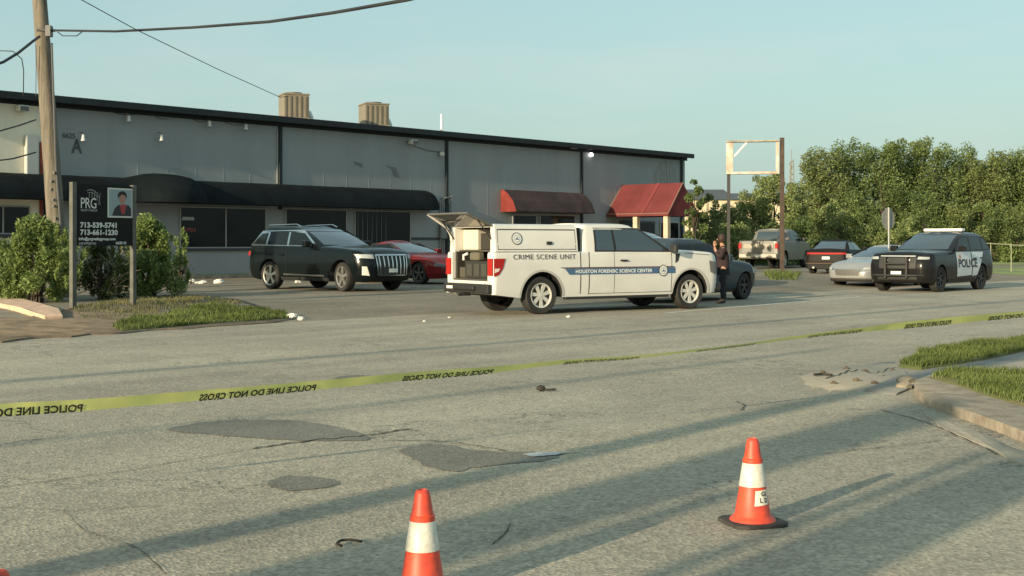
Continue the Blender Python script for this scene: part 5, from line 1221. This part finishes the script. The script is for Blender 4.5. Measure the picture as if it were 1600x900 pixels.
# body: faces the camera's left, -x
J = [(0, 0, .90, .09, .10), (0, 0, 1.06, .09, .10), (-.01, 0, 1.22, .09, .10), (-.01, 0, 1.36, .09, .11), (-.02, 0, 1.45, .05), (-.045, 0, 1.53, .05), (-.06, 0, 1.60, .082, .072), (-.06, 0, 1.68, .06, .055),
 (.0, .1, .82, .09), (-.0, .11, .48, .06), (.03, .12, .10, .042), (-.09, .12, .045, .034), (-.15, .12, .03, .025),
 (.0, -.1, .82, .09), (-.03, -.11, .48, .06), (.0, -.13, .10, .042), (-.12, -.14, .045, .034), (-.18, -.14, .03, .025),
 (-.01, .17, 1.37, .055), (-.08, .23, 1.14, .034), (-.2, .12, 1.33, .034), (-.215, .09, 1.42, .026),
 (-.01, -.17, 1.37, .055), (-.06, -.25, 1.13, .034), (-.19, -.14, 1.32, .034), (-.21, -.10, 1.41, .026)]
E = [(0, 1), (1, 2), (2, 3), (3, 4), (4, 5), (5, 6), (6, 7), (0, 8), (8, 9), (9, 10), (10, 11), (11, 12), (0, 13), (13, 14), (14, 15), (15, 16), (16, 17), (3, 18), (18, 19), (19, 20), (20, 21), (3, 22), (22, 23), (23, 24), (24, 25)]
skin('body', J, E, M_skin, PE)
# clothes follow the body, a little thicker
o_ = .014
JT = [(0, 0, .80, .17, .17), (0, 0, 1.0, .165, .165), (-.01, 0, 1.2, .175, .185), (-.01, 0, 1.37, .15, .17), (-.02, 0, 1.43, .062),
 (-.01, .17, 1.37, .07), (-.08, .23, 1.13, .085), (-.19, .13, 1.31, .052), (-.01, -.17, 1.37, .07), (-.06, -.25, 1.12, .085), (-.185, -.145, 1.30, .052)]
skin('top', JT, [(0, 1), (1, 2), (2, 3), (3, 4), (3, 5), (5, 6), (6, 7), (3, 8), (8, 9), (9, 10)], M_top, PE)
JP = [(0, 0, .93, .16, .16), (0, .1, .80, .105), (0, .11, .48, .08), (.03, .12, .09, .062), (0, -.1, .80, .105), (-.03, -.11, .48, .08), (0, -.13, .09, .062)]
skin('trousers', JP, [(0, 1), (1, 2), (2, 3), (0, 4), (4, 5), (5, 6)], M_trou, PE)
for y, x0 in ((.12, .03), (-.13, 0)): skin('shoe', [(x0+.04, y, .05, .045, .045), (x0-.05, y, .045, .042, .045), (x0-.17, y, .035, .03, .042)], [(0, 1), (1, 2)], mat('shoe_dark', (.05, .05, .05), .7), PE)
for sg, wx, wy, wz in ((1, -.215, .09, 1.42), (-1, -.21, -.10, 1.41)):
    h = skin('hand', [(wx, wy, wz, .024, .02), (wx-.005, wy-sg*.02, wz+.05, .034, .014), (wx, wy-sg*.03, wz+.085, .034, .013)], [(0, 1), (1, 2)], M_skin, PE, sub=1)
    for k in range(4):
        b = Vector((wx-.024+.016*k, wy-sg*.03, wz+.085)); L = (.032, .038, .036, .028)[k]
        skin('finger', [(*b, .009), (b.x+.004, b.y-sg*.012, b.z+L, .008), (b.x+.012, b.y-sg*.035, b.z+L*1.5, .007)], [(0, 1), (1, 2)], M_skin, h, sub=1)
    b = Vector((wx+.02, wy-sg*.01, wz+.03)); skin('thumb', [(*b, .011), (b.x+.028, b.y-sg*.01, b.z+.03, .009), (b.x+.034, b.y-sg*.02, b.z+.055, .008)], [(0, 1), (1, 2)], M_skin, h, sub=1)
mb = MB(); mb.lathe([(0, .125), (.05, .12), (.088, .08), (.10, .02), (.098, -.05), (.07, -.09), (.06, -.11)], 18, 'z', (-.035, 0, 1.62)); mb.build('hair', M_hair, PE, smooth=60)
for s_ in (1, -1): mb = MB(); mb.lathe([(0, .012), (.012, .006), (.013, 0), (0, -.008)], 8, 'z', (-.137, s_*.03, 1.615)); mb.build('eye', mat('eye_dark', (.03, .02, .02), .3), PE)
mb = MB(); mb.add([(-.135, -.014, 1.58), (-.135, .014, 1.58), (-.165, 0, 1.575), (-.14, 0, 1.62)], [(0, 1, 2), (0, 2, 3), (1, 3, 2), (0, 3, 1)]); mb.build('nose', M_skin, PE)
mb = MB(); mb.box(-.142, -.134, -.022, .022, 1.548, 1.556); mb.build('mouth', mat('lip', (.25, .08, .07), .5), PE)
for s_ in (1, -1): mb = MB(); mb.lathe([(0, .03), (.015, .0), (0, -.03)], 8, 'z', (-.05, s_*.083, 1.60)); mb.build('ear', M_skin, PE)

# ------------------------------------------------------------------ traffic cones
M_or = mat('cone_orange', (.80, .08, .03), .5, var=.10, vscale=22, vcol=(.5, .055, .03))
M_band = mat('reflective_band', (.68, .66, .58), .4, var=.12, vscale=22, vcol=(.48, .46, .39), bump=.1, bscale=80); M_base = mat('cone_base', (.045, .04, .035), .9, var=.3, vscale=10)
def make_cone():
    e = thing('traffic_cone', 'x', 'traffic cone', group='orange traffic cones')
    rr = lambda z: .098-(.098-.031)*(z-.03)/(.45-.03)
    mb = MB(); mb.lathe([(.125, .02), (.118, .034), (.104, .042), (rr(.05), .052), (rr(.2), .2), (rr(.345)+.004, .345), (rr(.345)+.005, .35), (rr(.35), .352), (rr(.44), .44), (.028, .452), (.02, .457), (.016, .45), (.014, .3)], 40); c = mb.build('cone', M_or, e, smooth=50)
    mb = MB(); mb.lathe([(rr(.205)+.0035, .205), (rr(.345)+.0035, .345), (rr(.345)+.0005, .347)], 40); mb.build('band', M_band, e, smooth=50)
    mb = MB(); pts = []
    for k in range(32):
        q = 2*math.pi*k/32; r_ = .155/max(abs(math.cos(q)), abs(math.sin(q))); r_ = min(r_, .19); pts.append((r_*math.cos(q), r_*math.sin(q)))
    mb.prism(pts, 0, .022); mb.build('base', M_base, e, bevel=.006); return e
def copy_tree(o, parent=None):
    c = o.copy(); COL.objects.link(c); c.parent = parent
    for ch in [q for q in bpy.data.objects if q.parent == o]: copy_tree(ch, c)
    return c
K1 = make_cone(); K1.location = G(1176, 818); K1.rotation_euler = (0, 0, R(18)); K1['label'] = 'orange cone standing whole on the road at right, with a white sticker on its side'
K2 = copy_tree(K1); K2.location = (P(660, HY, 5.42).x, 5.42, 0); K2.rotation_euler = (0, 0, R(40)); K2['label'] = 'orange cone in the middle foreground, cut by the bottom edge'
K3 = copy_tree(K1); K3.location = (P(-2, HY, 4.08).x, 4.08, 0); K3['label'] = 'orange cone of which only the tip shows at the bottom left corner'
# sticker on the right cone
def cone_pt(q, z): 
    r_ = .098-(.098-.031)*(z-.03)/(.45-.03)+.0035; return Vector((r_*math.cos(q), r_*math.sin(q), z))
mb = MB(); c0 = R(-62-18); mb.grid(lambda u, v: cone_pt(c0+(u-.5)*1.05+(v-.5)*.08, .112+.078*v+(u-.5)*.006), 8, 4); stk = mb.build('sticker', mat('sticker_white', (.68, .65, .55), .6, var=.2, vscale=60), K1, smooth=60)
inkc = mat('sticker_ink', (.05, .05, .045), .7); mb = MB()
for (u0, v0, s_) in ((.42, .62, 'G'), (.62, .18, 'D'), (.68, .60, '3'), (.30, .2, 'L')):
    v, f, w = text_geo(s_, .034, 1, 'LEFT', .001); mb.add([cone_pt(c0+(u0-.5)*1.05+x/.09, .112+.078*v0+y)*1.0+Vector((math.cos(c0), math.sin(c0), 0))*.002 for x, y in v], f)
mb.build('sticker_letters', inkc, stk, normals=False)

# ------------------------------------------------------------------ police tape
def tape_s(px): return 280*(3340-px)/3340
ctr = [(-260, 664), (0, 641), (130, 633), (312, 618), (494, 602), (630, 589), (772, 577.5), (883, 565.5), (1000, 557), (1140, 541.5), (1265, 524.5), (1414, 508), (1600, 490.5), (1900, 462)]
wid = [(-200, 21), (0, 20.5), (200, 18), (400, 16), (560, 14.5), (772, 11.5), (883, 8), (1000, 6), (1100, 5), (1240, 6), (1350, 8.5), (1414, 11), (1600, 10), (1900, 8)]
def cr1(tab, x):
    for i in range(len(tab)-1):
        if x <= tab[i+1][0] or i == len(tab)-2:
            a = tab[max(i-1, 0)]; b = tab[i]; c = tab[i+1]; d = tab[min(i+2, len(tab)-1)]; t = (x-b[0])/(c[0]-b[0]); h = c[0]-b[0]
            m1 = (c[1]-a[1])/(c[0]-a[0])*h; m2 = (d[1]-b[1])/(d[0]-b[0])*h
            return (2*t**3-3*t*t+1)*b[1]+(t**3-2*t*t+t)*m1+(-2*t**3+3*t*t)*c[1]+(t**3-t*t)*m2
def tpt(px, v, off=0):                 # v: -1 bottom edge, 1 top edge; the strip leans back where it shows narrow
    s = tape_s(px); Y = FP/s; c = P(px, cr1(ctr, px), Y); hw = .0375; k = min(1, cr1(wid, px)/2/s/hw); a = math.acos(k)
    wob = .004*math.sin(px*.031)+.003*math.sin(px*.083)+.006*v*math.sin(px*.047+1)*math.sin(px*.013)
    d = Vector((.618*math.sin(a), -.786*math.sin(a), 0)); n_ = Vector((.618*math.cos(a), -.786*math.cos(a), -math.sin(a)))
    return c+(Vector((0, 0, 1))*k-d*-1)*hw*v+n_*off+Vector((0, wob, 0))
o0 = tpt(-260, 0); mb = MB(); pxs = [-260+i*9 for i in range(241)]
V = [tpt(p, v)-o0 for p in pxs for v in (-1, -.4, .4, 1)]; mb.add(V, [(i*4+j, i*4+4+j, i*4+5+j, i*4+1+j) for i in range(240) for j in range(3)])
TP = mb.build('barrier_tape', mat('tape_yellow', (.72, .71, .25), .5, var=.08, vscale=3, trans=.35), loc=o0, smooth=80, normals=False); tag(TP, 'long yellow police tape stretched right across the road, black mirrored lettering', 'barrier tape')
inkt = mat('tape_ink', (.02, .02, .015), .6)
def tape_text(p0, p1):
    v, f, w = text_geo('POLICE LINE DO NOT CROSS', 1, 1.02, 'LEFT', .035); hmax = .72
    mb = MB(); mb.add([tpt(p1-(p1-p0)*(x/w), -.98+1.25*(y/hmax), .004)-o0 for x, y in v], f); mb.build('tape_lettering', inkt, TP, normals=False)
for a_, b_ in ((-120, 130), (312, 494), (630, 771), (883, 1000), (1091, 1180), (1265, 1347), (1414, 1486), (1545, 1640)): tape_text(a_, b_)

# ------------------------------------------------------------------ small things on the ground
def rubble(name, label, px, py, r_, seed, m, cat='debris', grp=None):
    r = random.Random(seed); bm = bmesh.new(); bmesh.ops.create_icosphere(bm, subdivisions=2, radius=r_)
    for v in bm.verts: v.co *= r.uniform(.75, 1.15); v.co.z *= .6
    me = bpy.data.meshes.new(name); bm.to_mesh(me); bm.free(); me.materials.append(m); g = G(px, py); o = link(name, me, None, g+Vector((0, 0, r_*.3)), r.uniform(0, 6)); return tag(o, label, cat, grp)
M_lit = mat('litter_white', (.62, .6, .54), .8)
for i, (px, py, r_, lb) in enumerate([(457, 498, .13, 'larger crumpled white litter at the right tip of the left grass strip'), (470, 500, .08, 'smaller crumpled white litter just right of the grass strip tip')]): rubble('crumpled_litter', lb, px, py, r_, i, M_lit, 'litter')
for i, (px, py, r_) in enumerate([(300, 441, .12), (308, 443, .08), (317, 443, .13), (342, 443, .17), (439, 441.5, .12), (467, 441.5, .14)]):
    rubble('white_stone', ['leftmost white stone of a row at the foot of the wall, by the dry bush', 'smallest white stone, second from the left at the foot of the wall', 'white stone third from the left at the foot of the wall', 'largest white stone, alone between the dry bush and the rear wheel of the dark SUV', 'white stone under the dark SUV just right of its rear wheel', 'white stone under the middle of the dark SUV'][i], px, py, r_, 10+i, M_lit, 'stone', 'white stones along the foot of the wall')
for i, (px, py, r_) in enumerate([(663, 503, .035), (702, 497, .035), (888, 496, .05), (700, 457, .05), (712, 458, .04)]):
    rubble('pale_pebble', ['pale pebble on the road below the red coupe', 'pale pebble on the road left of the truck rear wheel', 'pale pebble on the road just right of the truck rear wheel', 'pale bit of rubble on the lot behind the tow hitch', 'pale bit of rubble right under the tow hitch'][i], px, py, r_, 30+i, M_lit, 'pebble')
def twig(name, label, pp, r_, m, cat):
    g = [G(*p)+Vector((0, 0, r_+.012)) for p in pp]; mb = MB(); mb.tube([q-g[0] for q in g], r_, 6); return tag(mb.build(name, m, loc=g[0], smooth=60), label, cat)
M_tw = mat('dark_twig', (.03, .025, .02), .9)
t_ = twig('stick', 'small dark stick with a knobbed end lying on the road', [(845, 612), (856, 612.6), (868, 612)], .012, M_tw, 'stick')
mb = MB(); mb.lathe([(0, .045), (.04, .03), (.05, 0), (0, -.02)], 10); mb.build('knob', M_tw, t_)
twig('rubber_strip', 'curled black rubber strip on the road left of the middle cone', [(565, 852), (548, 849), (533, 850), (526, 855), (534, 859)], .007, M_tw, 'rubber strip')
twig('stick', 'thin dark stick at the edge of the sandy patch left of the corner verge', [(1272, 589), (1285, 588), (1300, 589.5)], .015, M_tw, 'stick')
for i, (px, py) in enumerate([(1418, 602), (1411, 608)]): rubble('broken_kerb_stone', ['upper broken piece of kerb at the tip of the corner verge', 'lower broken piece of kerb at the tip of the corner verge'][i], px, py, .12-.03*i, 60+i, M_conc, 'kerb stone')
# pale bits of broken paint at the patch edge
psheet('paint_scrap', [(815, 712), (850, 708), (886, 709), (870, 713), (832, 716)], mat('worn_paint', (.4, .42, .42), .6, var=.3, vscale=30), .012)

# ------------------------------------------------------------------ unseen things behind the camera throwing the long shadows; the armless posts are invented
def upsun(px, py, back):              # ground point from which a shadow reaches the given road point
    g = G(px, py); return Vector((g.x-math.sin(SUN_A)*back, g.y-math.cos(SUN_A)*back, 0))
M_steelp = mat('pole_steel', (.3, .3, .3), .5)
def caster_pole(px, py, back, r_, h, label, arm=0):
    e = thing('utility_pole', label, 'pole', upsun(px, py, back)); mb = MB(); mb.tube([(0, 0, -.3), (0, 0, h*.5), (.05, 0, h)], [r_, r_*.9, r_*(.75 if arm else 1)], 12); mb.build('shaft', M_wood, e, smooth=50)  # armless poles are invented posts, sized to throw the road shadows
    if not arm: return
    mb = MB(); mb.box(-1.2, 1.2, -.06, .06, h-.7, h-.55); mb.build('crossarm', M_wood, e); return e
SHADOW = [(900, 710, 14, .17, 9.5, 'tall wooden utility pole with a crossarm on the side street behind the viewer', 1), (1400, 757, 14, .075, 3.75, 'thin invented shadow post behind the viewer, second from the right'),
 (932, 832, 12, .085, 3.25, 'slim invented shadow post behind the viewer, between the thickest post and the thin one'), (1000, 763, 17, .36, 5.3, 'thickest and tallest armless invented shadow post behind the viewer'), (1370, 825, 12, .27, 3.5, 'short stout invented shadow post behind the viewer, furthest right'), (1500, 812, 12, .09, 3.9, 'short slim invented shadow post behind the viewer, beside the stout one')]
for s_ in SHADOW: caster_pole(*s_)
def caster_tree(px, py, back, r_, h, rad, seed, label, low=.35, n=2500):
    b = upsun(px, py, back); e = tree('broadleaf_tree', label, b, h, rad, seed, LM1, n, .32, low, None, 'tree', 9); mb = MB(); mb.tube([(0, 0, -.3), (.0, 0, h*.2), (.05, .05, h*.5)], [r_*1.15, r_, r_*.8], 12); mb.build('trunk', M_bark, e, smooth=50)
0 and caster_tree(1000, 765, 17, .42, 13, 3.6, 301, 'thick trunked street tree behind the viewer', .62)
0 and caster_tree(1330, 840, 11, .22, 8.5, 2.0, 302, 'slim street tree close behind the viewer', .7, 1500)
caster_tree(700, 560, 62, .3, 12, 4.2, 303, 'distant street tree far behind the viewer on the left', .25, 2500)
def overhead(pa, pb, h, label, r_=.07):
    k = h/math.tan(SUN_E); A = upsun(*pa, k)+Vector((0, 0, h)); B = upsun(*pb, k)+Vector((0, 0, h)); wire('overhead_cable', [A, B], r_, label, sag=.35, sub=16)
overhead((-40, 600), (1640, 466), 7.5, 'thick telephone cable bundle high over the road behind the viewer', .10)
overhead((-40, 700), (1300, 545), 6.5, 'lower telephone cable bundle high over the side street behind the viewer', .055)

rr_ = random.Random(5)
for i, (px, py) in enumerate([(1285, 583), (1302, 600), (1322, 577), (1338, 596), (1352, 581), (1366, 600), (1381, 588), (1394, 579)]):
    rubble('clod', ['dark clod at the left tip of the sandy patch', 'clod near the front left of the sandy patch', 'clod at the back left of the sandy patch', 'clod in the middle front of the sandy patch', 'clod in the middle back of the sandy patch', 'clod at the front right of the sandy patch', 'clod on the right of the sandy patch, near the kerb tip', 'clod at the back right of the sandy patch by the grass strip'][i], px, py, rr_.uniform(.02, .045), 90+i, mat('clod_brown', (.10, .08, .055), .95), 'clod', 'clods on the sandy patch')
